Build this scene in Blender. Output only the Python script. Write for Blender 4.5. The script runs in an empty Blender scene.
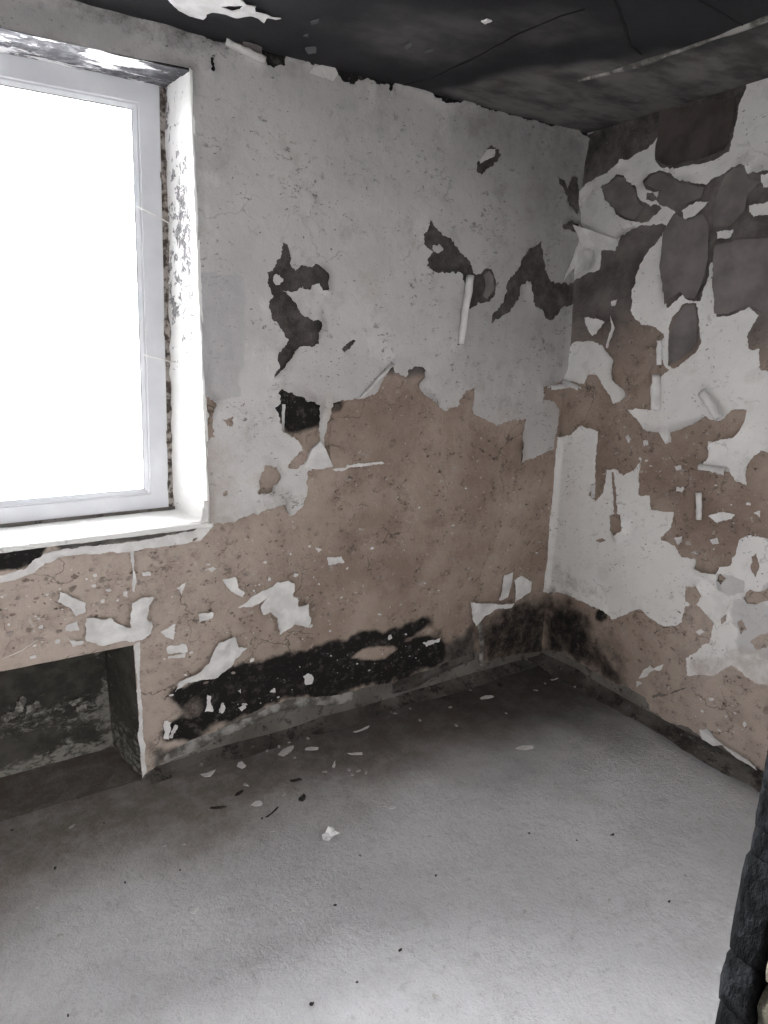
import bpy, math, random
import numpy as np
from mathutils import Vector, Matrix, geometry, kdtree

random.seed(7)
SC = bpy.context.scene
COL = SC.collection

# ------------------------------------------------------------------ camera
CX, CY, CZ = -2.5092, -2.3858, 1.6403
YAW, PITCH, ROLL, FPX = 0.5587, -0.2482, 0.0249, 679.5
fw = np.array([math.sin(YAW)*math.cos(PITCH), math.cos(YAW)*math.cos(PITCH), math.sin(PITCH)])
r0 = np.array([math.cos(YAW), -math.sin(YAW), 0.0])
u0 = np.cross(r0, fw)
rt = r0*math.cos(ROLL) + u0*math.sin(ROLL)
up = -r0*math.sin(ROLL) + u0*math.cos(ROLL)
CAMPOS = np.array([CX, CY, CZ])
cam_data = bpy.data.cameras.new('camera')
cam = bpy.data.objects.new('camera', cam_data)
COL.objects.link(cam)
cam_data.sensor_fit = 'VERTICAL'
cam_data.sensor_height = 36.0
cam_data.lens = 36.0*FPX/1024.0
cam_data.clip_start = 0.02
M = Matrix.Identity(4)
for i in range(3):
    M[i][0] = rt[i]; M[i][1] = up[i]; M[i][2] = -fw[i]; M[i][3] = CAMPOS[i]
cam.matrix_world = M
SC.camera = cam

# ------------------------------------------------------------------ sky and exposure
world = bpy.data.worlds.new('overcast_sky')
SC.world = world
world.use_nodes = True
wt = world.node_tree
bg = wt.nodes['Background']
# overcast sky: three times brighter overhead than at the horizon, duller ground below it
w_co = wt.nodes.new('ShaderNodeTexCoord'); w_sep = wt.nodes.new('ShaderNodeSeparateXYZ')
w_sky = wt.nodes.new('ShaderNodeMapRange'); w_gnd = wt.nodes.new('ShaderNodeMapRange'); w_mul = wt.nodes.new('ShaderNodeMath')
wt.links.new(w_co.outputs['Generated'], w_sep.inputs[0])
for nd, (a, b, c, d) in ((w_sky, (0.0, 1.0, 0.45, 1.35)), (w_gnd, (-0.04, 0.02, 0.35, 1.0))):
    wt.links.new(w_sep.outputs[2], nd.inputs[0])
    for i, v in enumerate((a, b, c, d)):
        nd.inputs[i+1].default_value = v
w_mul.operation = 'MULTIPLY'
wt.links.new(w_sky.outputs[0], w_mul.inputs[0]); wt.links.new(w_gnd.outputs[0], w_mul.inputs[1])
w_str = wt.nodes.new('ShaderNodeMath'); w_str.operation = 'MULTIPLY'; w_str.inputs[1].default_value = 14.0
wt.links.new(w_mul.outputs[0], w_str.inputs[0]); wt.links.new(w_str.outputs[0], bg.inputs[1])
bg.inputs[0].default_value = (0.985, 0.965, 1.0, 1)
SC.view_settings.view_transform = 'Standard'
SC.view_settings.look = 'None'
SC.view_settings.gamma = 1.0
SC.view_settings.exposure = 2.7
SC.view_settings.use_curve_mapping = False
SC.cycles.use_denoising = True
SC.cycles.max_bounces = 14
SC.cycles.diffuse_bounces = 10
SC.cycles.sample_clamp_indirect = 8.0

# ------------------------------------------------------------------ room dimensions (metres); room corner at the origin
H = 2.55                     # ceiling height
XL = -3.9                    # left wall
YF = -2.05                   # inner face of the door wall
WX0, WX1, WZ0, WZ1 = -3.42, -1.779, 0.980, 2.4445     # window opening at the inner wall face
NX0, NX1, NZ, ND = -3.13, -2.071, 0.5534, 0.28        # radiator niche
WT = 0.38                    # window wall thickness
FRY = 0.20                   # window frame set-back
DX0, DX1, DZ, DT = -2.78, -1.735, 2.06, 0.30          # doorway


def portal(name, loc, rot, sx, sy):
    l = bpy.data.lights.new(name, 'AREA')
    l.shape = 'RECTANGLE'; l.size = sx; l.size_y = sy
    l.cycles.is_portal = True
    o = bpy.data.objects.new(name, l); COL.objects.link(o)
    o.location = loc; o.rotation_euler = rot
    o['kind'] = 'helper'
    return o


portal('window_daylight_portal', ((WX0+WX1)/2, WT+0.02, (WZ0+WZ1)/2), (-math.pi/2, 0, 0), WX1-WX0, WZ1-WZ0)

# ------------------------------------------------------------------ numeric noise
def _hash(ix, iy, seed):
    n = (ix.astype(np.int64)*374761393 + iy.astype(np.int64)*668265263 + seed*1274126177) & 0xFFFFFFFF
    n = ((n ^ (n >> 13))*1274126177) & 0xFFFFFFFF
    n = n ^ (n >> 16)
    return (n & 0xFFFF)/65535.0


def vnoise(x, y, seed=0):
    x = np.asarray(x, float); y = np.asarray(y, float)
    ix = np.floor(x); iy = np.floor(y)
    fx = x-ix; fy = y-iy
    fx = fx*fx*(3-2*fx); fy = fy*fy*(3-2*fy)
    a = _hash(ix, iy, seed); b = _hash(ix+1, iy, seed); c = _hash(ix, iy+1, seed); d = _hash(ix+1, iy+1, seed)
    return (a*(1-fx)+b*fx)*(1-fy)+(c*(1-fx)+d*fx)*fy


def fbm(x, y, seed=0, octv=4):
    t = 0; a = 0.5; s = 0
    for k in range(octv):
        t = t+a*vnoise(np.asarray(x)*2**k, np.asarray(y)*2**k, seed+k*17); s += a; a *= 0.5
    return t/s


def sstep(a, b, x):
    t = np.clip((x-a)/(b-a), 0, 1)
    return t*t*(3-2*t)


# ------------------------------------------------------------------ surfaces (u, v, outward offset) and photo points on them
class Surf:
    def __init__(s, o, u, v, n):
        s.o, s.u, s.v, s.n = [np.array(k, float) for k in (o, u, v, n)]

    def to3(s, uv, h):
        uv = np.asarray(uv, float); h = np.asarray(h, float)
        return s.o+uv[:, :1]*s.u+uv[:, 1:2]*s.v+h.reshape(-1, 1)*s.n

    def px(s, pts):
        out = []
        for (x, y) in pts:
            d = fw+rt*(x-384)/FPX+up*(512-y)/FPX
            t = ((s.o-CAMPOS)@s.n)/(d@s.n)
            q = CAMPOS+d*t-s.o
            out.append((q@s.u, q@s.v))
        return out


SA = Surf((0, 0, 0), (1, 0, 0), (0, 0, 1), (0, -1, 0))        # window wall
SB = Surf((0, 0, 0), (0, 1, 0), (0, 0, 1), (-1, 0, 0))        # right wall
SF = Surf((0, 0, 0), (1, 0, 0), (0, 1, 0), (0, 0, 1))         # floor
SCE = Surf((0, 0, H), (1, 0, 0), (0, 1, 0), (0, 0, -1))       # ceiling
SN = Surf((0, ND, 0), (1, 0, 0), (0, 0, 1), (0, -1, 0))       # niche back


def sdist(uv, poly):
    """signed distance to a polygon, positive inside"""
    uv = np.asarray(uv, float); p = np.asarray(poly, float); q = np.roll(p, -1, axis=0)
    d2 = np.full(len(uv), 1e9); ins = np.zeros(len(uv), bool)
    for a, b in zip(p, q):
        e = b-a; w = uv-a
        t = np.clip((w@e)/max(e@e, 1e-12), 0, 1)
        dd = w-t[:, None]*e
        d2 = np.minimum(d2, (dd*dd).sum(1))
        c = (a[1] > uv[:, 1]) != (b[1] > uv[:, 1])
        xx = a[0]+(uv[:, 1]-a[1])*e[0]/(e[1] if abs(e[1]) > 1e-12 else 1e-12)
        ins ^= c & (uv[:, 0] < xx)
    d = np.sqrt(d2)
    return np.where(ins, d, -d)


def pmask(uv, poly, feather=0.02, wob=0.02, seed=3, freq=18):
    d = sdist(uv, poly)+wob*(fbm(uv[:, 0]*freq, uv[:, 1]*freq, seed)-0.5)*2
    return sstep(-feather, feather, d)


def rough(loop, seg=0.007, amp=0.003, seed=5, fixed=None):
    """resample a polygon outline and give it a ragged torn edge"""
    p = np.asarray(loop, float); out = []
    for i in range(len(p)):
        a = p[i]; b = p[(i+1) % len(p)]; L = np.linalg.norm(b-a)
        if L < 1e-6:
            continue
        straight = fixed is not None and fixed(a, b)
        n = 1 if (straight and L < 0.05) else max(1, int(L/(0.05 if straight else seg)))
        nrm = np.array([-(b-a)[1], (b-a)[0]])/L
        for k in range(n):
            t = k/n; q = a+(b-a)*t
            if not straight:
                env = min(1, 4*t*(1-t)+0.35)
                w = (fbm(np.array([q[0]*70]), np.array([q[1]*70]), seed, 3)[0]-0.5)*2
                w2 = (fbm(np.array([q[0]*22]), np.array([q[1]*22]), seed+9, 2)[0]-0.5)*2
                w3 = (vnoise(np.array([q[0]*190]), np.array([q[1]*190]), seed+4)[0]-0.5)*2
                q = q+nrm*(amp*w*1.6+amp*0.55*w3+amp*1.5*w2*min(1, L/0.06))*env
            out.append((q[0], q[1]))
    return out


def evenodd(pts, loops):
    ins = np.zeros(len(pts), bool)
    x = pts[:, 0]; y = pts[:, 1]
    for lp in loops:
        p = np.asarray(lp, float); q = np.roll(p, -1, axis=0)
        lo = p.min(0); hi = p.max(0)
        sel = np.where((y >= lo[1]) & (y <= hi[1]) & (x <= hi[0]))[0]
        if len(sel) == 0:
            continue
        sub = np.zeros(len(sel), bool)
        for c0 in range(0, len(sel), 4000):
            s = sel[c0:c0+4000]
            xs = x[s][:, None]; ys = y[s][:, None]
            cr = (p[None, :, 1] > ys) != (q[None, :, 1] > ys)
            dy = q[:, 1]-p[:, 1]; dy = np.where(np.abs(dy) < 1e-12, 1e-12, dy)
            xx = p[None, :, 0]+(ys-p[None, :, 1])*((q[:, 0]-p[:, 0])/dy)[None, :]
            sub[c0:c0+4000] = (np.sum(cr & (xs < xx), axis=1) % 2) == 1
        ins[sel] ^= sub
    return ins


MAT = {}


def link(name, me, m, parent=None):
    o = bpy.data.objects.new(name, me); COL.objects.link(o)
    if m:
        me.materials.append(MAT[m])
    if parent is not None:
        o.parent = parent
    return o


def mk(name, V, F, m, parent=None, smooth=False, attrs=None):
    me = bpy.data.meshes.new(name)
    me.from_pydata([tuple(map(float, v)) for v in V], [], [tuple(map(int, f)) for f in F])
    me.update()
    if smooth:
        me.polygons.foreach_set('use_smooth', [True]*len(me.polygons))
    if attrs:
        for k, a in attrs.items():
            at = me.attributes.new(k, 'FLOAT', 'POINT')
            at.data.foreach_set('value', np.asarray(a, np.float32))
    return link(name, me, m, parent)


def sheet(name, S, loops, m, parent=None, base=0.0, thick=0.002, lift=0.0, liftw=0.03, coarse=0.035, fine=0.012, relief=0.0,
          attr=None, seed=1, hfun=None, fixed=None, rough_amp=0.003, rough_seg=0.007, clampf=None, rim=None):
    """a thin ragged layer lying on a surface: outline loops (even-odd), real thickness, edges that lift off the wall"""
    lps = [rough(l, rough_seg, rough_amp, seed, fixed) if rough_amp > 0 else [tuple(q) for q in l] for l in loops]
    if clampf:
        lps = [[clampf(q) for q in l] for l in lps]
    vs = []; es = []
    for l in lps:
        k0 = len(vs)
        vs += l
        es += [(k0+i, k0+(i+1) % len(l)) for i in range(len(l))]
    bp = np.array(vs)
    kd = kdtree.KDTree(len(bp)*3)
    # boundary samples for the distance to the edge
    idx = 0
    for l in lps:
        a = np.asarray(l); b = np.roll(a, -1, axis=0)
        for t in (0, 0.33, 0.66):
            for q in a+(b-a)*t:
                kd.insert((q[0], q[1], 0), idx); idx += 1
    kd.balance()
    lo = bp.min(0); hi = bp.max(0)

    def grid(st):
        gx, gy = np.meshgrid(np.arange(lo[0]+st/2, hi[0], st), np.arange(lo[1]+st/2, hi[1], st))
        g = np.stack([gx.ravel(), gy.ravel()], 1)
        if len(g) == 0:
            return g
        g[:, 0] += (vnoise(g[:, 0]*911, g[:, 1]*911, 4)-0.5)*st*0.6
        g[:, 1] += (vnoise(g[:, 0]*577, g[:, 1]*733, 8)-0.5)*st*0.6
        return g[evenodd(g, lps)]
    pts = []
    if coarse:
        for q in grid(coarse):
            if kd.find((q[0], q[1], 0))[2] > fine*1.5:
                pts.append((q[0], q[1]))
    if fine and lift > 0:
        for q in grid(fine):
            dd = kd.find((q[0], q[1], 0))[2]
            if fine*0.4 < dd < liftw*1.3:
                pts.append((q[0], q[1]))
    allv = [Vector(q) for q in vs+pts]
    r = geometry.delaunay_2d_cdt(allv, es, [], 0, 1e-6)
    uv = np.array([(q.x, q.y) for q in r[0]]); tri = np.array([list(f) for f in r[2] if len(f) == 3])
    cen = uv[tri].mean(1)
    tri = tri[evenodd(cen, lps)]
    used = np.unique(tri); rem = -np.ones(len(uv), int); rem[used] = np.arange(len(used))
    uv = uv[used]; tri = rem[tri]
    dist = np.array([kd.find((q[0], q[1], 0))[2] for q in uv])
    h = np.full(len(uv), base+thick)
    if relief:
        h += relief*(fbm(uv[:, 0]*9, uv[:, 1]*9, seed+2, 4)-0.5)*2
    if hfun is not None:
        h += hfun(uv, dist)
    if lift:
        w = sstep(0.46, 0.80, fbm(uv[:, 0]*7, uv[:, 1]*7, seed+31, 2))
        edge = np.clip(1-dist/liftw, 0, 1)**1.7
        h += lift*w*edge
    V = S.to3(uv, h)
    # orientation
    a, b, c = V[tri[:, 0]], V[tri[:, 1]], V[tri[:, 2]]
    nn = np.cross(b-a, c-a)@S.n
    tri[nn < 0] = tri[nn < 0][:, ::-1]
    # rim
    ed = {}
    for t in tri:
        for i in range(3):
            k = (t[i], t[(i+1) % 3])
            ed[k] = 1
    bd = [(a, b) for (a, b) in ed if (b, a) not in ed]
    F = [tuple(t) for t in tri]
    V = list(map(tuple, V)); src = list(range(len(uv)))
    rm = thick if rim is None else rim
    for (a, b) in bd:
        k = len(V)
        pa = np.array(V[a]); pb = np.array(V[b])
        V += [tuple(pa), tuple(pb), tuple(pb-S.n*rm), tuple(pa-S.n*rm)]
        src += [a, b, b, a]
        F.append((k, k+3, k+2, k+1))
    attrs = None
    if attr:
        attrs = {k: np.asarray(f(uv, dist))[src] for k, f in attr.items()}
    return mk(name, V, F, m, parent, True, attrs)


def box_mesh(boxes):
    V = []; F = []
    for (x0, x1, y0, y1, z0, z1) in boxes:
        k = len(V)
        V += [(x0, y0, z0), (x1, y0, z0), (x1, y1, z0), (x0, y1, z0), (x0, y0, z1), (x1, y0, z1), (x1, y1, z1), (x0, y1, z1)]
        F += [(k, k+3, k+2, k+1), (k+4, k+5, k+6, k+7), (k, k+1, k+5, k+4), (k+1, k+2, k+6, k+5), (k+2, k+3, k+7, k+6), (k+3, k, k+4, k+7)]
    return V, F


def boxes(name, bx, m, parent=None):
    V, F = box_mesh(bx)
    return mk(name, V, F, m, parent)


def structure(o):
    o['kind'] = 'structure'
    return o


# ------------------------------------------------------------------ materials
class NT:
    def __init__(s, name):
        m = bpy.data.materials.new(name); m.use_nodes = True
        s.m = m; s.t = m.node_tree; s.b = s.t.nodes['Principled BSDF']
        s.co = s.t.nodes.new('ShaderNodeTexCoord').outputs['Object']
        MAT[name] = m

    def n(s, typ, **kw):
        nd = s.t.nodes.new(typ)
        for k, v in kw.items():
            setattr(nd, k, v)
        return nd

    def put(s, sock, v):
        if isinstance(v, bpy.types.NodeSocket):
            s.t.links.new(v, sock)
        else:
            sock.default_value = v

    def noise(s, scale, detail=4, rough_=0.6, stretch=None, dist=0.0):
        co = s.co
        if stretch:
            mp = s.n('ShaderNodeMapping'); s.t.links.new(co, mp.inputs[0]); mp.inputs['Scale'].default_value = stretch
            co = mp.outputs[0]
        nd = s.n('ShaderNodeTexNoise')
        s.t.links.new(co, nd.inputs['Vector'])
        nd.inputs['Scale'].default_value = scale; nd.inputs['Detail'].default_value = detail
        nd.inputs['Roughness'].default_value = rough_; nd.inputs['Distortion'].default_value = dist
        return nd.outputs[0]

    def ramp(s, f, a, b, lo=0.0, hi=1.0):
        nd = s.n('ShaderNodeMapRange', clamp=True, interpolation_type='SMOOTHSTEP')
        s.put(nd.inputs[0], f)
        for i, v in zip((1, 2, 3, 4), (a, b, lo, hi)):
            nd.inputs[i].default_value = v
        return nd.outputs[0]

    def mix(s, f, a, b):
        nd = s.n('ShaderNodeMix', data_type='RGBA')
        s.put(nd.inputs[0], f)
        for k, v in ((6, a), (7, b)):
            s.put(nd.inputs[k], v if isinstance(v, bpy.types.NodeSocket) else (v[0], v[1], v[2], 1))
        return nd.outputs[2]

    def math(s, op, a, b=0.0, c=None):
        nd = s.n('ShaderNodeMath', operation=op)
        s.put(nd.inputs[0], a); s.put(nd.inputs[1], b)
        if c is not None:
            s.put(nd.inputs[2], c)
        return nd.outputs[0]

    def attr(s, name):
        return s.n('ShaderNodeAttribute', attribute_name=name).outputs['Fac']

    def masked(s, attr, nz, spread=0.55, soft=0.18):
        """attribute broken up by noise"""
        v = s.math('ADD', s.attr(attr), s.math('MULTIPLY', s.math('SUBTRACT', nz, 0.5), spread))
        return s.ramp(v, 0.5-soft, 0.5+soft)

    def crack(s, scale, width):
        """thin wandering cracks, broken into short runs"""
        wob = s.n('ShaderNodeTexNoise'); s.t.links.new(s.co, wob.inputs['Vector']); wob.inputs['Scale'].default_value = 7; wob.inputs['Detail'].default_value = 5
        vm = s.n('ShaderNodeVectorMath', operation='MULTIPLY_ADD')
        s.t.links.new(wob.outputs['Color'], vm.inputs[0]); vm.inputs[1].default_value = (0.22, 0.22, 0.22); s.t.links.new(s.co, vm.inputs[2])
        vo = s.n('ShaderNodeTexVoronoi', feature='DISTANCE_TO_EDGE'); s.t.links.new(vm.outputs[0], vo.inputs['Vector']); vo.inputs['Scale'].default_value = scale
        line = s.ramp(vo.outputs['Distance'], width*0.4, width, 1.0, 0.0)
        return s.math('MULTIPLY', line, s.ramp(s.noise(3.7, 4), 0.50, 0.60))

    def finish(s, col, rough_=0.85, bump=None, strength=0.4, distance=0.004, spec=0.3):
        s.put(s.b.inputs['Base Color'], col if isinstance(col, bpy.types.NodeSocket) else (*col, 1))
        s.put(s.b.inputs['Roughness'], rough_)
        s.b.inputs['Specular IOR Level'].default_value = spec
        if bump is not None:
            bp = s.n('ShaderNodeBump'); bp.inputs['Strength'].default_value = strength; bp.inputs['Distance'].default_value = distance
            s.t.links.new(bump, bp.inputs['Height']); s.t.links.new(bp.outputs[0], s.b.inputs['Normal'])
        return s.m


SOOT = (0.016, 0.015, 0.015)


def make_materials():
    # brown plaster left where the paint has burnt off
    m = NT('plaster')
    n1 = m.noise(2.4, 7, 0.62); n2 = m.noise(26, 7, 0.72); n3 = m.noise(110, 4); n4 = m.noise(9, 7, 0.7)
    c = m.mix(m.ramp(n1, 0.32, 0.68), (0.262, 0.196, 0.160), (0.415, 0.336, 0.285))
    c = m.mix(m.ramp(n4, 0.50, 0.68, 0, 0.55), c, (0.195, 0.152, 0.132))
    c = m.mix(m.ramp(m.noise(13, 7, 0.75), 0.60, 0.68, 0, 0.7), c, (0.44, 0.40, 0.37))
    c = m.mix(m.math('MULTIPLY', m.attr('tan'), 0.75), c, m.mix(m.ramp(n4, 0.4, 0.65), (0.52, 0.445, 0.395), (0.42, 0.35, 0.305)))
    c = m.mix(m.math('MULTIPLY', m.ramp(n2, 0.55, 0.66, 0, 0.8), m.ramp(m.noise(3.1, 5), 0.42, 0.60, 0.15, 1.0)), c, (0.130, 0.103, 0.09))
    c = m.mix(m.math('MULTIPLY', m.ramp(m.noise(44, 5, 0.7, (1, 1, 1.6)), 0.57, 0.63), m.ramp(n4, 0.48, 0.6)), c, (0.085, 0.068, 0.06))
    c = m.mix(m.ramp(m.noise(40, 5, 0.7), 0.63, 0.69), c, (0.50, 0.46, 0.425))
    c = m.mix(m.ramp(n3, 0.62, 0.76, 0, 0.35), c, (0.13, 0.104, 0.09))
    c = m.mix(m.math('MULTIPLY', m.crack(3.3, 0.010), 0.6), c, (0.06, 0.05, 0.045))
    c = m.mix(m.masked('grey', n2, 0.6, 0.25), c, (0.20, 0.19, 0.178))
    dk = m.mix(m.ramp(m.noise(7, 6), 0.3, 0.7), (0.085, 0.076, 0.074), (0.205, 0.184, 0.178))
    c = m.mix(m.masked('dark', n1, 0.35, 0.3), c, dk)
    st = m.mix(m.ramp(n2, 0.5, 0.72), (0.018, 0.0165, 0.016), (0.085, 0.077, 0.07))
    st = m.mix(m.ramp(m.noise(60, 5, 0.7), 0.62, 0.70), st, (0.16, 0.15, 0.14))
    sv = m.math('ADD', m.attr('soot'), m.math('MULTIPLY', m.math('SUBTRACT', m.noise(15, 8, 0.78), 0.5), 0.9))
    c = m.mix(m.ramp(sv, 0.14, 0.78), c, st)
    b = m.math('ADD', m.math('MULTIPLY', n2, 1.0), m.math('MULTIPLY', n3, 0.4))
    m.finish(c, 0.92, b, 0.8, 0.010, 0.15)
    # old whitewash / paint layer
    for nm, lo, hi, lvl in (('paint', (0.50, 0.486, 0.486), (0.62, 0.606, 0.60), 1.3), ('paint_bright', (0.74, 0.73, 0.725), (0.82, 0.81, 0.80), 0.5)):
        m = NT(nm)
        n1 = m.noise(2.2, 7, 0.62); n2 = m.noise(24, 7, 0.72); n3 = m.noise(7, 8, 0.75); n4 = m.noise(4.2, 8, 0.7, (1, 1, 0.7))
        c = m.mix(m.ramp(n1, 0.32, 0.68), lo, hi)
        c = m.mix(m.ramp(n3, 0.52, 0.68, 0, 0.45*lvl), c, (0.37, 0.352, 0.34))
        c = m.mix(m.ramp(n4, 0.56, 0.64, 0, 0.40*lvl), c, (0.68, 0.67, 0.665))
        c = m.mix(m.ramp(m.noise(3.3, 7, 0.7), 0.56, 0.72, 0, 0.45*lvl), c, (0.43, 0.375, 0.33))
        scf = m.math('MULTIPLY', m.ramp(m.noise(30, 6, 0.75, (1, 1, 1.5)), 0.56, 0.64), m.ramp(m.noise(4.6, 4), 0.50, 0.60))
        c = m.mix(m.math('MULTIPLY', scf, 0.75*lvl), c, (0.20, 0.187, 0.18))
        dots = m.math('MULTIPLY', m.ramp(m.noise(58, 3, 0.6, (1, 1, 1.7)), 0.64, 0.70), m.ramp(m.noise(5, 3), 0.42, 0.56))
        c = m.mix(m.math('MULTIPLY', dots, 0.8), c, (0.11, 0.10, 0.097))
        c = m.mix(m.math('MULTIPLY', m.crack(2.6, 0.007), 0.32), c, (0.14, 0.13, 0.125))
        c = m.mix(m.math('MULTIPLY', m.masked('patch', n3, 0.15, 0.2), 0.6), c, m.mix(m.ramp(n2, 0.35, 0.65), (0.40, 0.39, 0.405), (0.47, 0.46, 0.475)))
        c = m.mix(m.masked('brown', n2, 0.8, 0.3), c, (0.44, 0.385, 0.345))
        smoke_shade = m.math('MULTIPLY', m.attr('smoke_shade'), m.ramp(m.math('ADD', m.math('MULTIPLY', n1, 0.6), m.math('MULTIPLY', n3, 0.4)), 0.3, 0.7, 0.45, 1.0))
        c = m.mix(smoke_shade, c, (0.105, 0.10, 0.10))
        sv = m.math('ADD', m.attr('soot'), m.math('MULTIPLY', m.math('SUBTRACT', m.noise(12, 8, 0.78), 0.5), 1.1))
        c = m.mix(m.ramp(sv, 0.28, 0.82), c, (0.036, 0.034, 0.033))
        b = m.math('ADD', m.math('MULTIPLY', n2, 0.8), m.math('MULTIPLY', n3, 0.9))
        m.finish(c, 0.72, b, 0.6, 0.008, 0.25)
    # small paint flakes and curls
    m = NT('paint_scrap')
    c = m.mix(m.ramp(m.noise(18, 5), 0.35, 0.7), (0.60, 0.59, 0.585), (0.76, 0.752, 0.75))
    m.finish(c, 0.75, m.noise(60, 4), 0.25, 0.002, 0.2)
    m = NT('scorched_sheet')
    c = m.mix(m.ramp(m.noise(9, 6), 0.3, 0.7), (0.14, 0.126, 0.123), (0.225, 0.205, 0.20))
    m.finish(c, 0.85, m.noise(40, 4), 0.3, 0.003, 0.2)
    m = NT('white_scrap')
    m.finish(m.mix(m.ramp(m.noise(30, 3), 0.35, 0.65), (0.84, 0.84, 0.84), (0.92, 0.92, 0.92)), 0.7, m.noise(60, 3), 0.3, 0.003)
    m = NT('scorched_dark')
    m.finish(m.mix(m.ramp(m.noise(6, 6), 0.3, 0.7), (0.045, 0.037, 0.034), (0.095, 0.082, 0.077)), 0.85, m.noise(40, 4), 0.3, 0.003, 0.2)
    m = NT('niche_scrap')
    m.finish(m.mix(m.ramp(m.noise(40, 4), 0.4, 0.6), (0.09, 0.085, 0.075), (0.30, 0.29, 0.265)), 0.85, m.noise(50, 3), 0.5, 0.004)
    m = NT('ceiling_fleck')
    m.finish((0.10, 0.10, 0.105), 0.8)
    m = NT('floor_crumb')
    m.finish(m.mix(m.ramp(m.noise(30, 3), 0.35, 0.65), (0.38, 0.37, 0.36), (0.55, 0.54, 0.53)), 0.8)
    m = NT('plaster_scab')
    c = m.mix(m.ramp(m.noise(20, 3), 0.35, 0.65), (0.20, 0.158, 0.137), (0.42, 0.365, 0.33))
    m.finish(c, 0.9, m.noise(90, 3), 0.4, 0.002, 0.15)
    m = NT('char_flake')
    m.finish(m.mix(m.ramp(m.noise(60, 3), 0.4, 0.7), (0.02, 0.018, 0.017), (0.07, 0.06, 0.055)), 0.8, m.noise(90, 3), 0.4, 0.002)
    # bare cement
    m = NT('cement')
    n2 = m.noise(20, 7, 0.72); n1 = m.noise(5, 6)
    c = m.mix(m.ramp(n1, 0.3, 0.7), (0.105, 0.096, 0.087), (0.215, 0.200, 0.186))
    c = m.mix(m.ramp(n2, 0.5, 0.66), c, (0.045, 0.042, 0.04))
    m.finish(c, 0.9, n2, 0.7, 0.01, 0.2)
    m = NT('fillet_cement')
    n2 = m.noise(13, 8, 0.78); n1 = m.noise(5, 6)
    c = m.mix(m.ramp(n1, 0.35, 0.65), (0.050, 0.045, 0.041), (0.115, 0.106, 0.098))
    c = m.mix(m.ramp(n2, 0.50, 0.60), c, (0.028, 0.025, 0.023))
    c = m.mix(m.ramp(m.noise(24, 7, 0.75), 0.58, 0.68), c, (0.22, 0.21, 0.20))
    m.finish(c, 0.9, n2, 0.9, 0.014, 0.2)
    # sooty niche
    m = NT('niche_soot')
    n1 = m.noise(6, 7, 0.7); n2 = m.noise(26, 7, 0.75, (1, 1, 1.8), 0.6)
    c = m.mix(m.ramp(n1, 0.35, 0.65), (0.04, 0.038, 0.034), (0.09, 0.085, 0.073))
    pale = m.math('ADD', m.math('MULTIPLY', m.attr('pale'), 0.30), n2)
    c = m.mix(m.ramp(pale, 0.66, 0.84), c, (0.27, 0.26, 0.235))
    m.finish(c, 0.9, n2, 0.8, 0.012, 0.2)
    # reveal: white gloss paint flaking down to grey
    m = NT('reveal_paint')
    n1 = m.noise(30, 6, 0.7, None, 0.5)
    c = m.mix(m.ramp(m.noise(8, 4), 0.3, 0.7), (0.78, 0.775, 0.76), (0.86, 0.855, 0.845))
    fl = m.math('ADD', n1, m.math('MULTIPLY', m.attr('flaking'), 0.24))
    g = m.mix(m.ramp(m.noise(60, 4), 0.4, 0.65), (0.16, 0.155, 0.16), (0.34, 0.335, 0.345))
    c = m.mix(m.ramp(fl, 0.655, 0.685), c, g)
    m.finish(c, 0.6, m.math('SUBTRACT', m.math('MULTIPLY', n1, 0.6), m.math('MULTIPLY', m.ramp(fl, 0.655, 0.685), 0.5)), 0.6, 0.006)
    m = NT('reveal_head_paint')
    n1 = m.noise(9, 7, 0.72, (0.6, 1.6, 1), 0.4)
    c = m.mix(m.ramp(m.noise(8, 4), 0.3, 0.7), (0.74, 0.74, 0.745), (0.84, 0.84, 0.845))
    fl = m.math('ADD', n1, m.math('MULTIPLY', m.attr('flaking'), 0.16))
    g = m.mix(m.ramp(m.noise(22, 6, 0.7), 0.42, 0.62), (0.06, 0.06, 0.068), (0.20, 0.20, 0.215))
    c = m.mix(m.ramp(fl, 0.575, 0.605), c, g)
    m.finish(c, 0.7, n1, 0.6, 0.008)
    m = NT('sill_paint')
    n1 = m.noise(30, 6, 0.7)
    c = m.mix(m.ramp(n1, 0.6, 0.7), (0.82, 0.815, 0.80), (0.5, 0.5, 0.5))
    m.finish(c, 0.6, n1, 0.5, 0.006)
    m = NT('foam')
    c = m.mix(m.ramp(m.noise(34, 5), 0.42, 0.58), (0.07, 0.055, 0.045), (0.40, 0.36, 0.33))
    m.finish(c, 0.9, m.noise(50, 4), 0.7, 0.008)
    m = NT('window_plastic')
    c = m.mix(m.ramp(m.noise(6, 5), 0.35, 0.7), (0.60, 0.61, 0.645), (0.67, 0.68, 0.71))
    m.finish(c, 0.38, m.noise(80, 2), 0.03, 0.001, 0.5)
    m = NT('rubber_seal')
    m.finish((0.35, 0.35, 0.36), 0.6)
    m = NT('strand')
    m.finish((0.75, 0.74, 0.72), 0.5)
    # glass: clear pane with a little reflection
    m = bpy.data.materials.new('glass'); m.use_nodes = True; MAT['glass'] = m
    t = m.node_tree; t.nodes.remove(t.nodes['Principled BSDF'])
    tr = t.nodes.new('ShaderNodeBsdfTransparent'); gl = t.nodes.new('ShaderNodeBsdfGlossy'); mx = t.nodes.new('ShaderNodeMixShader')
    fr = t.nodes.new('ShaderNodeFresnel'); fr.inputs[0].default_value = 1.35
    tr.inputs[0].default_value = (0.97, 0.985, 0.98, 1); gl.inputs['Roughness'].default_value = 0.03
    t.links.new(fr.outputs[0], mx.inputs[0]); t.links.new(tr.outputs[0], mx.inputs[1]); t.links.new(gl.outputs[0], mx.inputs[2])
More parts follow.
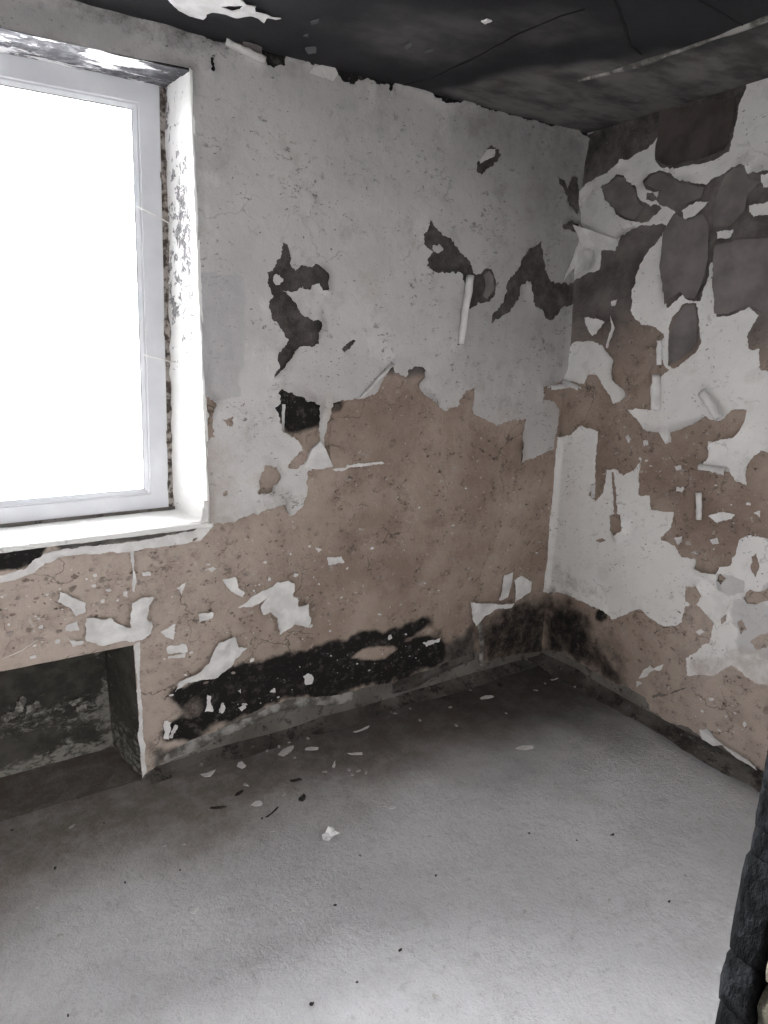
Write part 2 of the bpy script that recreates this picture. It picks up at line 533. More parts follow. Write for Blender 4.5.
    t.links.new(mx.outputs[0], t.nodes['Material Output'].inputs[0])
    # concrete floor
    m = NT('floor_concrete')
    n1 = m.noise(1.5, 7, 0.62); n2 = m.noise(10, 8, 0.74); n3 = m.noise(75, 5, 0.7); n4 = m.noise(3.6, 8, 0.7)
    c = m.mix(m.ramp(n1, 0.32, 0.68), (0.50, 0.50, 0.517), (0.61, 0.61, 0.627))
    c = m.mix(m.ramp(n4, 0.50, 0.70, 0, 0.5), c, (0.44, 0.435, 0.44))
    c = m.mix(m.ramp(n2, 0.45, 0.72, 0, 0.45), c, (0.40, 0.395, 0.395))
    c = m.mix(m.ramp(m.noise(34, 6, 0.7), 0.56, 0.66, 0, 0.4), c, (0.33, 0.325, 0.33))
    c = m.mix(m.ramp(n3, 0.58, 0.74, 0, 0.5), c, (0.68, 0.68, 0.685))
    c = m.mix(m.ramp(m.noise(140, 3, 0.7), 0.66, 0.74, 0, 0.8), c, (0.16, 0.155, 0.15))
    c = m.mix(m.math('MULTIPLY', m.attr('dust'), m.ramp(n2, 0.3, 0.6, 0.7, 1)), c, (0.160, 0.135, 0.112))
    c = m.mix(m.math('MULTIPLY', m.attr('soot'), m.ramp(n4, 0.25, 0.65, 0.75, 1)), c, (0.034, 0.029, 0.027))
    b = m.math('ADD', m.math('MULTIPLY', n2, 1.3), m.math('MULTIPLY', n3, 0.5))
    m.finish(c, m.ramp(n2, 0.3, 0.7, 0.50, 0.72), b, 1.0, 0.012, 0.35)
    # smoked ceiling
    m = NT('ceiling_soot')
    n1 = m.noise(2.5, 7, 0.65); n2 = m.noise(4.5, 7, 0.6, (1.0, 2.2, 1)); n3 = m.noise(60, 4)
    c = m.mix(m.ramp(n1, 0.3, 0.7), (0.012, 0.012, 0.0145), (0.026, 0.026, 0.030))
    lt = m.mix(m.ramp(m.math('ADD', m.math('MULTIPLY', n2, 0.55), m.math('MULTIPLY', n1, 0.45)), 0.40, 0.60), (0.05, 0.048, 0.047), (0.165, 0.157, 0.153))
    c = m.mix(m.masked('light', n1, 0.5, 0.4), c, lt)
    c = m.mix(m.ramp(n3, 0.68, 0.76, 0, 0.4), c, (0.09, 0.087, 0.085))
    m.finish(c, 0.75, m.math('ADD', n2, m.math('MULTIPLY', n3, 0.3)), 0.4, 0.006, 0.3)
    m = NT('seam_mortar')
    m.finish(m.mix(m.ramp(m.noise(14, 5), 0.4, 0.62), (0.09, 0.086, 0.08), (0.33, 0.32, 0.305)), 0.85, m.noise(40, 4), 0.6, 0.006)
    m = NT('black_gap')
    m.finish((0.012, 0.012, 0.012), 0.9)
    # plain walls out of view, painted pale to bounce fill light into the room
    m = NT('plain_wall')
    n = m.noise(3, 6)
    m.finish(m.mix(m.ramp(n, 0.3, 0.7), (0.66, 0.645, 0.62), (0.76, 0.745, 0.72)), 0.85, m.noise(30, 5), 0.3, 0.004)
    m = NT('char_wood')
    n = m.noise(45, 5, 0.7, (1, 1, 0.5))
    m.finish(m.mix(m.ramp(n, 0.4, 0.7), (0.006, 0.0065, 0.007), (0.024, 0.026, 0.029)), 0.8, n, 1.0, 0.008, 0.06)
    m = NT('old_brick')
    n = m.noise(38, 6, 0.7)
    m.finish(m.mix(m.ramp(n, 0.35, 0.65), (0.07, 0.066, 0.048), (0.15, 0.14, 0.105)), 0.9, n, 0.8, 0.006)


make_materials()

# ------------------------------------------------------------------ floor
def grid_surface(name, S, u0_, u1_, v0_, v1_, st, m, hf, attr, parent=None):
    nu = int((u1_-u0_)/st)+1; nv = int((v1_-v0_)/st)+1
    gu, gv = np.meshgrid(np.linspace(u0_, u1_, nu), np.linspace(v0_, v1_, nv))
    uv = np.stack([gu.ravel(), gv.ravel()], 1)
    V = S.to3(uv, hf(uv))
    i = np.arange(nu-1)[None, :]+np.arange(nv-1)[:, None]*nu
    q = np.stack([i, i+1, i+1+nu, i+nu], -1).reshape(-1, 4)
    nn = np.cross(V[q[0, 1]]-V[q[0, 0]], V[q[0, 2]]-V[q[0, 0]])@S.n
    if nn < 0:
        q = q[:, ::-1]
    return mk(name, V, q, m, parent, True, {k: f(uv) for k, f in attr.items()})


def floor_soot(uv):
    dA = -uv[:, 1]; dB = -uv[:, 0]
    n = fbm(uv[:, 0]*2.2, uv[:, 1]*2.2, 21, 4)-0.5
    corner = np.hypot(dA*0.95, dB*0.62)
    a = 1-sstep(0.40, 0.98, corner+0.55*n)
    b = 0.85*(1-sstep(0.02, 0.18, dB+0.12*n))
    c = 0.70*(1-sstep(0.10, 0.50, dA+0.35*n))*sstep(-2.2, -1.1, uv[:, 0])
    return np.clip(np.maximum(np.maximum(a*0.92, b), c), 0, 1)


def floor_dust(uv):
    n = fbm(uv[:, 0]*2.6, uv[:, 1]*2.6, 33, 4)-0.5
    return np.clip(1-sstep(0.22, 0.72, -uv[:, 1]+0.35*n), 0, 1)*0.9


floor = structure(grid_surface('floor', SF, XL, 0.0, YF-DT, 0.0, 0.014, 'floor_concrete',
                               lambda uv: 0.0022*(fbm(uv[:, 0]*14, uv[:, 1]*14, 61, 4)-0.5)*2+0.004*(fbm(uv[:, 0]*2, uv[:, 1]*2, 62, 3)-0.5)*2-0.004,
                               {'soot': floor_soot, 'dust': floor_dust}))
floor['label'] = 'bare grey concrete floor darkened by soot towards the walls'
grid_surface('niche_floor', SF, NX0-0.02, NX1+0.02, 0.0, ND, 0.03, 'floor_concrete', lambda uv: 0*uv[:, 0]-0.002,
             {'soot': lambda uv: 0.3+0*uv[:, 0], 'dust': lambda uv: 1+0*uv[:, 0]}, floor)

boxes('floor_slab', [(XL-0.2, 0.25, YF-DT-1.6, WT, -0.2, -0.03)], 'cement', floor)
# ------------------------------------------------------------------ window wall
wall_back = structure(boxes('wall_back', [
    (XL-0.2, WX0, 0, WT, NZ, H+0.15), (WX1, 0.25, 0, WT, NZ, H+0.15), (WX0, WX1, 0, WT, NZ, WZ0-0.02), (WX0, WX1, 0, WT, WZ1+0.03, H+0.15),
    (XL-0.2, NX0, 0, WT, -0.1, NZ), (NX1, 0.25, 0, WT, -0.1, NZ), (NX0, NX1, ND, WT, -0.1, NZ)], 'cement'))
wall_back['label'] = 'window wall with brown plaster and peeling grey white paint'
PA = SA.px


def clA(q):
    return (min(max(q[0], XL+0.001), -0.0015), min(max(q[1], 0.0), H-0.001))


def fixedA(a, b):
    return (abs(a[0]-b[0]) < 1e-6 and (abs(a[0]) < 0.01 or a[0] < -1.7)) or (abs(a[1]-b[1]) < 1e-6)


WIN = [(WX1, WZ0), (WX1, WZ1), (WX0, WZ1), (WX0, WZ0)]
TOPZ = H-0.001
plA_bottom = PA([(541, 651), (520, 653), (500, 657), (482, 663), (478, 652), (470, 653), (440, 666), (400, 680), (360, 688), (330, 697), (290, 700), (260, 708),
                 (230, 723), (200, 740), (175, 754), (149, 770)])
plA = [(XL, TOPZ), (0, TOPZ)]+plA_bottom+[(NX1, 0.012), (NX1, NZ), (NX0, NZ), (NX0, 0.0), (XL, 0.0)]

S1 = PA([(172, 700), (178, 688), (215, 672), (260, 660), (300, 650), (370, 632), (425, 616), (431, 623), (405, 640), (440, 632), (448, 640), (446, 662), (400, 678),
         (330, 694), (290, 698), (230, 718), (190, 738), (165, 744), (158, 732), (185, 715)])
S1x = PA([(350, 656), (362, 648), (392, 643), (398, 648), (385, 657), (365, 661)])
S1y = PA([(182, 712), (186, 696), (198, 692), (206, 700), (203, 716), (190, 722)])
S2 = PA([(470, 628), (485, 615), (500, 611), (520, 598), (548, 596), (548, 660), (480, 665), (475, 645)])
S3 = PA([(446, 640), (470, 625), (482, 665), (440, 668), (400, 684), (330, 700), (290, 704), (230, 727), (150, 775), (147, 740), (165, 744), (195, 738), (235, 717), (290, 697), (400, 678)])
S4 = PA([(277, 386), (322, 402), (319, 424), (300, 432), (286, 432), (272, 410)])
S5 = PA([(330, 402), (345, 400), (340, 411), (331, 413)])
S6 = PA([(-40, 548), (0, 545), (48, 540), (40, 560), (20, 568), (-40, 575)])
S7 = PA([(48, 541), (204, 523), (207, 530), (150, 540), (60, 552)])


def soA(uv, d):
    m = 1.12*pmask(uv, S1, 0.036, 0.035)*(1-0.9*pmask(uv, S1x, 0.015, 0.015))*(1-0.45*pmask(uv, S1y, 0.015, 0.01))
    m = np.maximum(m, 0.66*pmask(uv, S2, 0.09, 0.05))
    m = np.maximum(m, 0.56*pmask(uv, S3, 0.05, 0.04))
    m = np.maximum(m, 1.1*pmask(uv, S4, 0.03, 0.01))
    m = np.maximum(m, 0.9*pmask(uv, S5, 0.012, 0.005))
    m = np.maximum(m, 0.9*pmask(uv, S6, 0.010, 0.01))
    m = np.maximum(m, 0.5*pmask(uv, S7, 0.008, 0.008))
    m = np.maximum(m, 0.46*dkA(uv, d))
    m = np.maximum(m, sstep(H-0.20, H-0.06, uv[:, 1]))
    return m


def dkA(uv, d):
    return np.clip(sstep(1.46, 1.56, uv[:, 1]+0.08*(fbm(uv[:, 0]*6, uv[:, 1]*6, 71)-0.5)), 0, 1)


def grA(uv, d):
    return np.maximum(pmask(uv, S3, 0.05, 0.03)*0.6, 0.8*pmask(uv, S7, 0.01, 0.01))


def hA(uv, d):
    # shallow scars in the plaster
    n = fbm(uv[:, 0]*13, uv[:, 1]*13, 83, 3)
    return -0.0022*sstep(0.56, 0.62, n)*(1-sstep(1.3, 1.45, uv[:, 1]))+0.002*(fbm(uv[:, 0]*3, uv[:, 1]*3, 84, 3)-0.5)


sheet('plaster_coat', SA, [plA, WIN], 'plaster', wall_back, 0.0, 0.007, coarse=0.014, fine=0, relief=0.0012, hfun=hA,
      attr={'soot': soA, 'dark': dkA, 'grey': grA, 'tan': lambda uv, d: sstep(-1.2, -2.0, uv[:, 0])*(1-sstep(1.2, 1.4, uv[:, 1]))}, seed=11, fixed=fixedA, clampf=clA, rough_amp=0.004, rim=0.012)

def tilted(loop, seed, k=0.22):
    c = np.mean(np.array(loop), axis=0); rg = random.Random(seed); a = rg.uniform(0, 6.28); g = np.array([math.cos(a), math.sin(a)])*k*rg.uniform(0.5, 1.0)
    lo = min((np.array(q)-c)@g for q in loop)

    def f(uv, d):
        t = (uv-c)@g-lo
        return np.minimum(t, 0.012+0.25*t)*(0.6+0.8*fbm(uv[:, 0]*25, uv[:, 1]*25, seed, 2))
    return f


# paint layer
ptA_top = PA([(150, 2), (163, 9), (172, 25), (186, 27), (200, 28), (203, 37), (222, 43), (243, 53), (262, 62), (266, 66), (283, 67), (285, 56), (300, 60),
              (312, 66), (316, 63), (328, 66), (334, 72), (341, 81), (349, 85), (357, 79), (371, 81), (386, 86), (388, 93), (392, 83), (400, 81), (418, 89),
              (430, 94), (441, 103), (454, 104), (462, 102), (500, 112), (540, 123), (572, 131)])
ptA_bot = PA([(566, 381), (553, 384), (539, 386), (540, 399), (553, 402), (558, 411), (556, 430), (553, 449), (519, 462), (520, 437), (525, 419), (507, 421), (495, 425),
              (472, 414), (472, 407), (475, 387), (465, 390), (457, 405), (443, 410), (433, 402), (419, 391), (417, 384), (425, 370), (418, 365), (407, 370),
              (405, 377), (394, 372), (391, 363), (375, 393), (357, 399), (331, 402), (326, 425), (322, 447), (330, 466), (320, 468), (307, 472), (307, 490),
              (301, 503), (292, 513), (287, 515), (283, 502), (272, 506), (250, 512), (232, 521), (212, 523), (206, 522)])
ptA = [(XL, TOPZ)]+ptA_top+[(0, 2.52), (0, ptA_bot[0][1])]+ptA_bot+[(WX1, WZ0+0.002), (WX1, WZ1), (WX0, WZ1), (WX0, WZ0), (XL, WZ0)]
holesA_px = [
    # large branching burn left of the middle
    [(281, 241), (287, 247), (290, 255), (290, 267), (294, 271), (300, 266), (309, 267), (315, 264), (321, 269), (326, 277), (326, 291), (321, 291), (317, 283),
     (311, 285), (309, 290), (301, 286), (294, 291), (281, 291), (295, 304), (301, 315), (309, 320), (319, 322), (318, 345), (297, 347), (290, 355), (283, 366),
     (272, 377), (277, 365), (276, 355), (287, 340), (281, 329), (269, 316), (267, 302), (272, 296), (267, 287), (266, 272), (272, 271), (275, 260), (280, 255), (281, 247)],
    [(429, 220), (434, 227), (446, 237), (456, 247), (469, 262), (475, 275), (484, 269), (491, 270), (495, 280), (494, 295), (487, 302), (477, 302), (467, 311),
     (468, 297), (461, 274), (437, 274), (425, 267), (427, 259), (432, 252), (424, 245), (422, 235), (427, 229)],
    [(527, 250), (536, 245), (540, 241), (542, 257), (544, 270), (550, 281), (560, 284), (574, 282), (574, 302), (561, 307), (557, 314), (550, 320), (544, 319),
     (541, 310), (532, 305), (529, 292), (527, 282), (519, 285), (516, 300), (509, 312), (490, 323), (492, 314), (502, 302), (505, 285), (516, 270), (525, 252)],
    [(490, 145), (500, 155), (497, 161), (489, 167), (480, 175), (476, 172), (477, 162), (487, 157), (486, 149)],
    [(557, 177), (562, 180), (566, 189), (570, 177), (576, 177), (578, 190), (578, 207), (575, 215), (570, 207), (562, 195), (557, 184)],
    [(560, 227), (565, 222), (577, 226), (576, 236), (570, 232)],
    [(209, 57), (212, 55), (214, 65), (213, 72), (210, 72), (209, 64)],
    [(341, 350), (345, 344), (354, 340), (350, 347), (343, 353)],
    [(204, 397), (215, 405), (212, 412), (212, 422), (214, 437), (206, 441), (205, 422)],
    [(221, 419), (232, 416), (232, 427), (226, 426)],
    [(239, 406), (244, 402), (243, 406)],
    [(456, 334), (461, 336), (460, 345), (454, 345)],
    [(279, 390), (284, 391), (318, 405), (317, 423), (319, 440), (310, 447), (306, 458), (297, 468), (287, 468), (291, 460), (303, 449), (296, 440), (287, 434),
     (281, 431), (274, 408), (281, 401)],
    [(255, 492), (263, 464), (274, 466), (279, 478), (265, 492), (258, 493)],
    [(222, 492), (226, 490), (227, 494), (223, 496)],
]
islandsA_px = [[(432, 246), (438, 244), (442, 248), (439, 252), (433, 252)], [(273, 276), (279, 275), (282, 281), (277, 285), (273, 282)]]
PATCH = PA([(196, 272), (243, 273), (247, 300), (243, 345), (240, 396), (205, 402), (196, 402)])


def smoke_shade_A(uv, d):
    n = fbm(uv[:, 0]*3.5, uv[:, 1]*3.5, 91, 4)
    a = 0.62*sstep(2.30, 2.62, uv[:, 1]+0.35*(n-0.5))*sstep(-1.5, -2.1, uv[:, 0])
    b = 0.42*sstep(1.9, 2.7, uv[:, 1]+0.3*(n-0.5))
    c = 0.62*sstep(-1.2, 0.0, uv[:, 0]+0.4*(n-0.5))*sstep(0.9, 1.8, uv[:, 1])  # shade growing towards the room corner, put into the paint colour
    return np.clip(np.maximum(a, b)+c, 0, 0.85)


def sootpA(uv, d):
    n = fbm(uv[:, 0]*5, uv[:, 1]*5, 95, 4)
    a = sstep(H-0.11, H+0.02, uv[:, 1]+0.10*(n-0.5))*0.55*sstep(-1.0, -1.7, uv[:, 0])
    return np.maximum(a, 0.35*sstep(0.03, 0.0, d)*sstep(1.6, 2.0, uv[:, 1]))


GREY_STRIP = PA([(204, 470), (245, 490), (300, 500), (300, 516), (204, 524)])
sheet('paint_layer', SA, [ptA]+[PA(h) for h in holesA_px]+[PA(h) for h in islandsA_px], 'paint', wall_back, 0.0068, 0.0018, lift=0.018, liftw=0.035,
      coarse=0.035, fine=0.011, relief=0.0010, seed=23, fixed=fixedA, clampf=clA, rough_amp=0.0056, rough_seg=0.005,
      attr={'smoke_shade': smoke_shade_A, 'soot': sootpA, 'patch': lambda uv, d: pmask(uv, PATCH, 0.006, 0.006),
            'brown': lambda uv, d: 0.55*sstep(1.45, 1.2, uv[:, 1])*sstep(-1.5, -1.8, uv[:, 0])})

# smooth brown skim that survived under the fallen paint
skim = PA([(333, 404), (357, 401), (377, 398), (392, 376), (404, 380), (411, 395), (409, 430), (414, 460), (380, 463), (352, 466), (336, 468), (330, 462), (327, 446)])
sheet('plaster_skim', SA, [skim], 'plaster', wall_back, 0.0066, 0.0022, lift=0.003, liftw=0.02, coarse=0.02, fine=0.01, seed=29, rough_amp=0.002,
      attr={'soot': lambda uv, d: 0.6*pmask(uv, S5, 0.01, 0.005), 'dark': lambda uv, d: 0*d, 'grey': lambda uv, d: 0*d})

flakesA = [
    [(276, 581), (285, 579), (291, 581), (290, 594), (294, 595), (294, 604), (305, 601), (307, 615), (304, 624), (290, 620), (276, 631), (274, 615), (267, 609), (260, 612),
     (259, 605), (267, 595), (250, 606), (237, 607), (250, 597), (265, 589)],
    [(215, 640), (232, 634), (236, 644), (245, 645), (232, 657), (225, 666), (216, 675), (201, 677), (183, 682), (174, 690), (177, 679), (195, 671), (207, 661), (211, 650)],
    [(222, 579), (234, 576), (236, 586), (242, 590), (240, 595), (230, 590)],
    [(175, 586), (184, 580), (180, 594)],
    [(160, 631), (174, 622), (173, 639), (166, 637)],
    [(196, 612), (212, 611), (210, 616), (197, 619)],
    [(167, 646), (185, 643), (186, 650), (167, 652)],
    [(167, 654), (185, 652), (184, 657), (167, 657)],
    [(85, 615), (100, 617), (110, 616), (117, 622), (129, 626), (130, 600), (140, 595), (151, 594), (147, 605), (145, 617), (151, 620), (150, 632), (142, 639), (132, 641),
     (122, 639), (102, 644), (86, 640), (84, 635)],
    [(59, 589), (69, 594), (85, 602), (85, 611), (75, 615), (70, 607), (57, 600)],
    [(65, 624), (77, 620), (79, 629), (64, 630)],
    [(66, 636), (84, 641), (72, 645)],
    [(122, 590), (126, 589), (127, 597), (123, 595)],
    [(134, 644), (139, 641), (141, 700), (146, 770), (142, 777), (138, 740), (137, 700)],
    [(302, 675), (307, 672), (312, 676), (311, 682), (305, 684)],
    [(204, 711), (207, 694), (210, 695), (212, 710)],
    [(217, 710), (221, 701), (224, 706), (221, 711)],
    [(236, 705), (244, 702), (245, 706), (240, 709)],
    [(269, 691), (274, 687), (275, 692)],
    [(237, 690), (240, 688), (240, 692)],
    [(162, 735), (164, 720), (171, 720), (167, 736)],
    [(168, 737), (174, 721), (177, 724), (172, 737)],
    [(422, 642), (437, 636), (436, 640), (425, 646)],
    [(469, 601), (480, 601), (495, 602), (509, 601), (505, 605), (492, 607), (482, 614), (472, 624), (469, 617)],
    [(512, 580), (520, 575), (530, 581), (527, 591), (520, 595), (511, 600), (513, 590)],
    [(501, 574), (510, 571), (509, 585), (506, 597), (497, 599)],
    [(326, 557), (340, 555), (342, 561), (327, 564)],
    [(314, 547), (321, 549), (317, 552)],
    [(-60, 588), (0, 575), (12, 573), (25, 568), (32, 560), (50, 551), (80, 546), (120, 543), (160, 537), (190, 531), (207, 524), (212, 527), (200, 540), (160, 546),
     (120, 552), (85, 553), (60, 556), (45, 562), (35, 572), (20, 577), (0, 582), (-60, 597)],
    [(130, 545), (132, 545), (133, 565), (136, 580), (134, 592), (132, 590), (131, 566)],
    [(386, 634), (389, 633), (390, 637), (386, 638)],
    [(206, 568), (212, 566), (216, 568), (210, 572)],
    [(142, 572), (149, 571), (150, 574), (142, 575)],
    [(100, 599), (104, 598), (104, 602), (100, 602)],
    [(330, 469), (352, 463), (380, 461), (382, 463), (352, 467), (335, 471)],
    [(29, 655), (35, 654), (36, 657), (30, 658)],
]
for k, f in enumerate(flakesA):
    lp = PA(f)
    sheet('paint_flake', SA, [lp], 'paint_scrap', wall_back, 0.0062, 0.0022, lift=0.012, liftw=0.025, coarse=0.02, fine=0.009, seed=100+k, rough_amp=0.0030,
          rough_seg=0.005, clampf=clA, hfun=None if k in (13, 28, 29, 34) else tilted(lp, k))


# ------------------------------------------------------------------ curled paint
def curl(name, S, p0, p1, side, r0_, r1_, turn, m, parent, base=0.008, lead=0.0, seed=0, nseg=9, nturn=12, thick=0.0016):
    """a strip of paint that has rolled up off the wall along the line p0-p1 (surface coordinates)"""
    p0 = np.array(p0); p1 = np.array(p1); ax = p1-p0; L = np.linalg.norm(ax); ax = ax/L
    w = np.array([-ax[1], ax[0]])*side
    rng = random.Random(seed)
    uvs = []; hs = []
    prof_n = nturn+1
    for i in range(nseg+1):
        t = i/nseg
        r = (r0_+(r1_-r0_)*t)*(1+0.12*(rng.random()-0.5))
        th = turn*(0.9+0.2*rng.random())
        off = (rng.random()-0.5)*0.003
        for j in range(prof_n):
            a = th*j/nturn
            rr = r*(1-0.25*j/nturn)
            uvs.append(p0+ax*L*t+w*(rr*math.sin(a)-lead*(1-min(1, j/2))+off)); hs.append(base+r-rr*math.cos(a)-(r-rr)*0)
    V = S.to3(np.array(uvs), np.array(hs))
    nv = len(V)
    F = []
    for i in range(nseg):
        for j in range(prof_n-1):
            a = i*prof_n+j
            F.append((a, a+1, a+1+prof_n, a+prof_n))
    # normals for a second skin
    me_n = np.zeros_like(V)
    for f in F:
        n = np.cross(V[f[1]]-V[f[0]], V[f[3]]-V[f[0]])
        for q in f:
            me_n[q] += n
    me_n /= np.maximum(np.linalg.norm(me_n, axis=1, keepdims=True), 1e-9)
    V2 = V-me_n*thick
    F2 = [tuple(q+nv for q in f[::-1]) for f in F]
    rimf = []
    top = [(0+j) for j in range(prof_n)]
    loop = [j for j in range(prof_n)]+[i*prof_n+prof_n-1 for i in range(1, nseg+1)]+[nseg*prof_n+j for j in range(prof_n-2, -1, -1)]+[i*prof_n for i in range(nseg-1, 0, -1)]
    for a, b in zip(loop, loop[1:]+loop[:1]):
        rimf.append((a, a+nv, b+nv, b))
    return mk(name, np.vstack([V, V2]), F+F2+rimf, m, parent, True)


def flap(name, S, loop_px, hinge_px, tip, m, parent, base=0.008, bow=0.3, seed=0, amp=0.0015, power=1.4):
    """a piece of paint still hanging on along a hinge line and standing away from the wall elsewhere"""
    lp = S.px(loop_px); a, b = [np.array(q) for q in S.px(hinge_px)]
    e = (b-a)/np.linalg.norm(b-a); nrm = np.array([-e[1], e[0]])
    dmax = max(abs((np.array(q)-a)@nrm) for q in lp)

    def hf(uv, d):
        t = np.abs((uv-a)@nrm)/dmax
        s = ((uv-a)@e)
        return tip*(t**power)+bow*0.01*np.sin(s*60+seed)*t
    return sheet(name, S, [lp], m, parent, base, 0.0018, lift=0.0001, liftw=0.05, coarse=0.012, fine=0.010, seed=200+seed, rough_amp=amp, hfun=hf)


P1 = lambda S, x, y: S.px([(x, y)])[0]
curl('paint_curl', SA, P1(SA, 467, 276), P1(SA, 458, 344), -1, 0.019, 0.016, 3.6, 'paint_scrap', wall_back, seed=1)
curl('paint_curl', SA, P1(SA, 223, 43), P1(SA, 262, 62), -1, 0.013, 0.015, 3.6, 'paint', wall_back, seed=2)
curl('paint_curl', SA, P1(SA, 358, 399), P1(SA, 391, 366), 1, 0.010, 0.020, 2.6, 'paint_scrap', wall_back, seed=3)
curl('paint_curl', SA, P1(SA, 546, 388), P1(SA, 564, 386), 1, 0.017, 0.015, 4.0, 'paint_scrap', wall_back, seed=4)
curl('paint_curl', SA, P1(SA, 281, 404), P1(SA, 281, 430), 1, 0.010, 0.008, 2.4, 'paint_scrap', wall_back, seed=5)
flap('paint_flap', SA, [(303, 467), (309, 448), (316, 440), (324, 450), (332, 466), (320, 469)], [(303, 468), (332, 467)], 0.030, 'paint_scrap', wall_back, seed=6)
flap('paint_flap', SA, [(327, 444), (331, 445), (345, 452), (351, 466), (336, 468), (330, 463)], [(336, 468), (351, 466)], 0.022, 'plaster', wall_back, seed=7)
flap('paint_flap', SA, [(559, 281), (571, 258), (577, 240), (573, 268)], [(577, 240), (573, 268)], 0.02, 'paint_scrap', wall_back, seed=8)
flap('paint_flap', SA, [(320, 66), (330, 66), (336, 75), (332, 82), (322, 79), (308, 74), (312, 68)], [(312, 76), (334, 82)], 0.012, 'paint', wall_back, seed=9)
flap('paint_flap', SA, [(486, 150), (492, 150), (489, 158), (479, 164), (478, 161)], [(478, 163), (486, 150)], 0.02, 'paint', wall_back, seed=10)
flap('scorched_flap', SA, [(480, 275), (487, 271), (492, 276), (492, 290), (486, 299), (480, 296), (483, 286)], [(492, 276), (486, 299)], 0.018, 'scorched_sheet', wall_back, seed=11)

# ------------------------------------------------------------------ niche under the window
def nb_pale(uv):
    n = fbm(uv[:, 0]*7, uv[:, 1]*7, 41, 3)
    return np.clip(0.60*np.exp(-((uv[:, 1]-0.20-0.08*(n-0.5))/0.10)**2)+1.0*(1-sstep(0.015, 0.07, uv[:, 1]+0.10*(n-0.5)))+0.75*sstep(NX1-0.14, NX1-0.07, uv[:, 0]+0.1*(n-0.5)), 0, 1)


def nb_h(uv):
    return 0.006*fbm(uv[:, 0]*16, uv[:, 1]*16, 43, 4)+0.010*(1-sstep(0.05, 0.12, uv[:, 1]))


NXB = -2.125
grid_surface('niche_back', SN, NX0, NX1, 0.0, NZ+0.01, 0.015, 'niche_soot', nb_h, {'pale': nb_pale}, wall_back)
# flared side of the niche
sdir = np.array([NXB-NX1, ND, 0]); sl = np.linalg.norm(sdir); sdir /= sl
S_side = Surf((NX1, -0.006, 0), sdir, (0, 0, 1), (-sdir[1], sdir[0], 0))
grid_surface('niche_side', S_side, 0.0, sl, 0.0, NZ+0.01, 0.015, 'niche_soot', lambda uv: 0.002+0.004*fbm(uv[:, 0]*16, uv[:, 1]*16, 45, 4)*sstep(0, 0.03, uv[:, 0]),
             {'pale': lambda uv: 0.45*(1-sstep(0.05, 0.28, uv[:, 1]))+0.30}, wall_back)
S_top = Surf((0, 0, NZ), (1, 0, 0), (0, 1, 0), (0, 0, -1))
grid_surface('niche_soffit', S_top, NX0, NX1+0.01, -0.005, ND, 0.015, 'niche_soot', lambda uv: 0.004*fbm(uv[:, 0]*20, uv[:, 1]*20, 47, 4),
             {'pale': lambda uv: 0.35*(1-sstep(0.0, 0.06, uv[:, 1]))}, wall_back)
# peeled scraps on the niche back
for k, f in enumerate([[(16, 702), (22, 694), (26, 697), (24, 706), (14, 716), (8, 716), (14, 708)], [(4, 712), (12, 708), (10, 716), (3, 720)],
                       [(28, 704), (40, 700), (42, 704), (32, 712), (26, 716)], [(68, 700), (80, 694), (82, 697), (72, 704)], [(76, 706), (88, 702), (86, 707), (78, 710)],
                       [(52, 706), (60, 700), (60, 704), (54, 710)]]):
    sheet('paint_flake', SN, [SN.px(f)], 'niche_scrap', wall_back, 0.006, 0.003, lift=0.02, liftw=0.03, coarse=0.012, fine=0.008, seed=300+k, rough_amp=0.007, rough_seg=0.004)

# ------------------------------------------------------------------ window
FX1, FX0, FZ0, FZ1 = -1.846, WX0+0.066, 0.986, 2.452          # outer size of the plastic frame
window = bpy.data.objects.new('window_1', None); COL.objects.link(window)
window.location = ((FX0+FX1)/2, FRY, FZ0)
window['kind'] = 'structure'
window['label'] = 'white plastic window in the flaking reveal, blown out by daylight'
bpy.context.view_layer.update()
WINV = window.matrix_world.inverted()


WSK = 0.0315


def taper(x, z):
    return x+WSK*(z-1.72)*min(1.0, max(0.0, (x-(-2.66))/0.8))


def wpart(name, V, F, m, smooth=False, attrs=None, parent=None):
    V = [(taper(v[0], v[2]), v[1], v[2]) for v in V]
    o = mk(name, V, F, m, None, smooth, attrs)
    o.parent = parent or window
    o.matrix_parent_inverse = WINV
    return o


def ring(name, x0, x1, z0, z1, prof, m):
    """mitred frame: profile points are (inset, y)"""
    V = []; F = []; n = len(prof)
    for (sx, sz) in ((0, 0), (1, 0), (1, 1), (0, 1)):
        for (ins, y) in prof:
            V.append(((x0+ins) if sx == 0 else (x1-ins), y, (z0+ins) if sz == 0 else (z1-ins)))
    for c in range(4):
        d = (c+1) % 4
        for j in range(n):
            k = (j+1) % n
            F.append((c*n+j, d*n+j, d*n+k, c*n+k))
    return wpart(name, V, F, m)


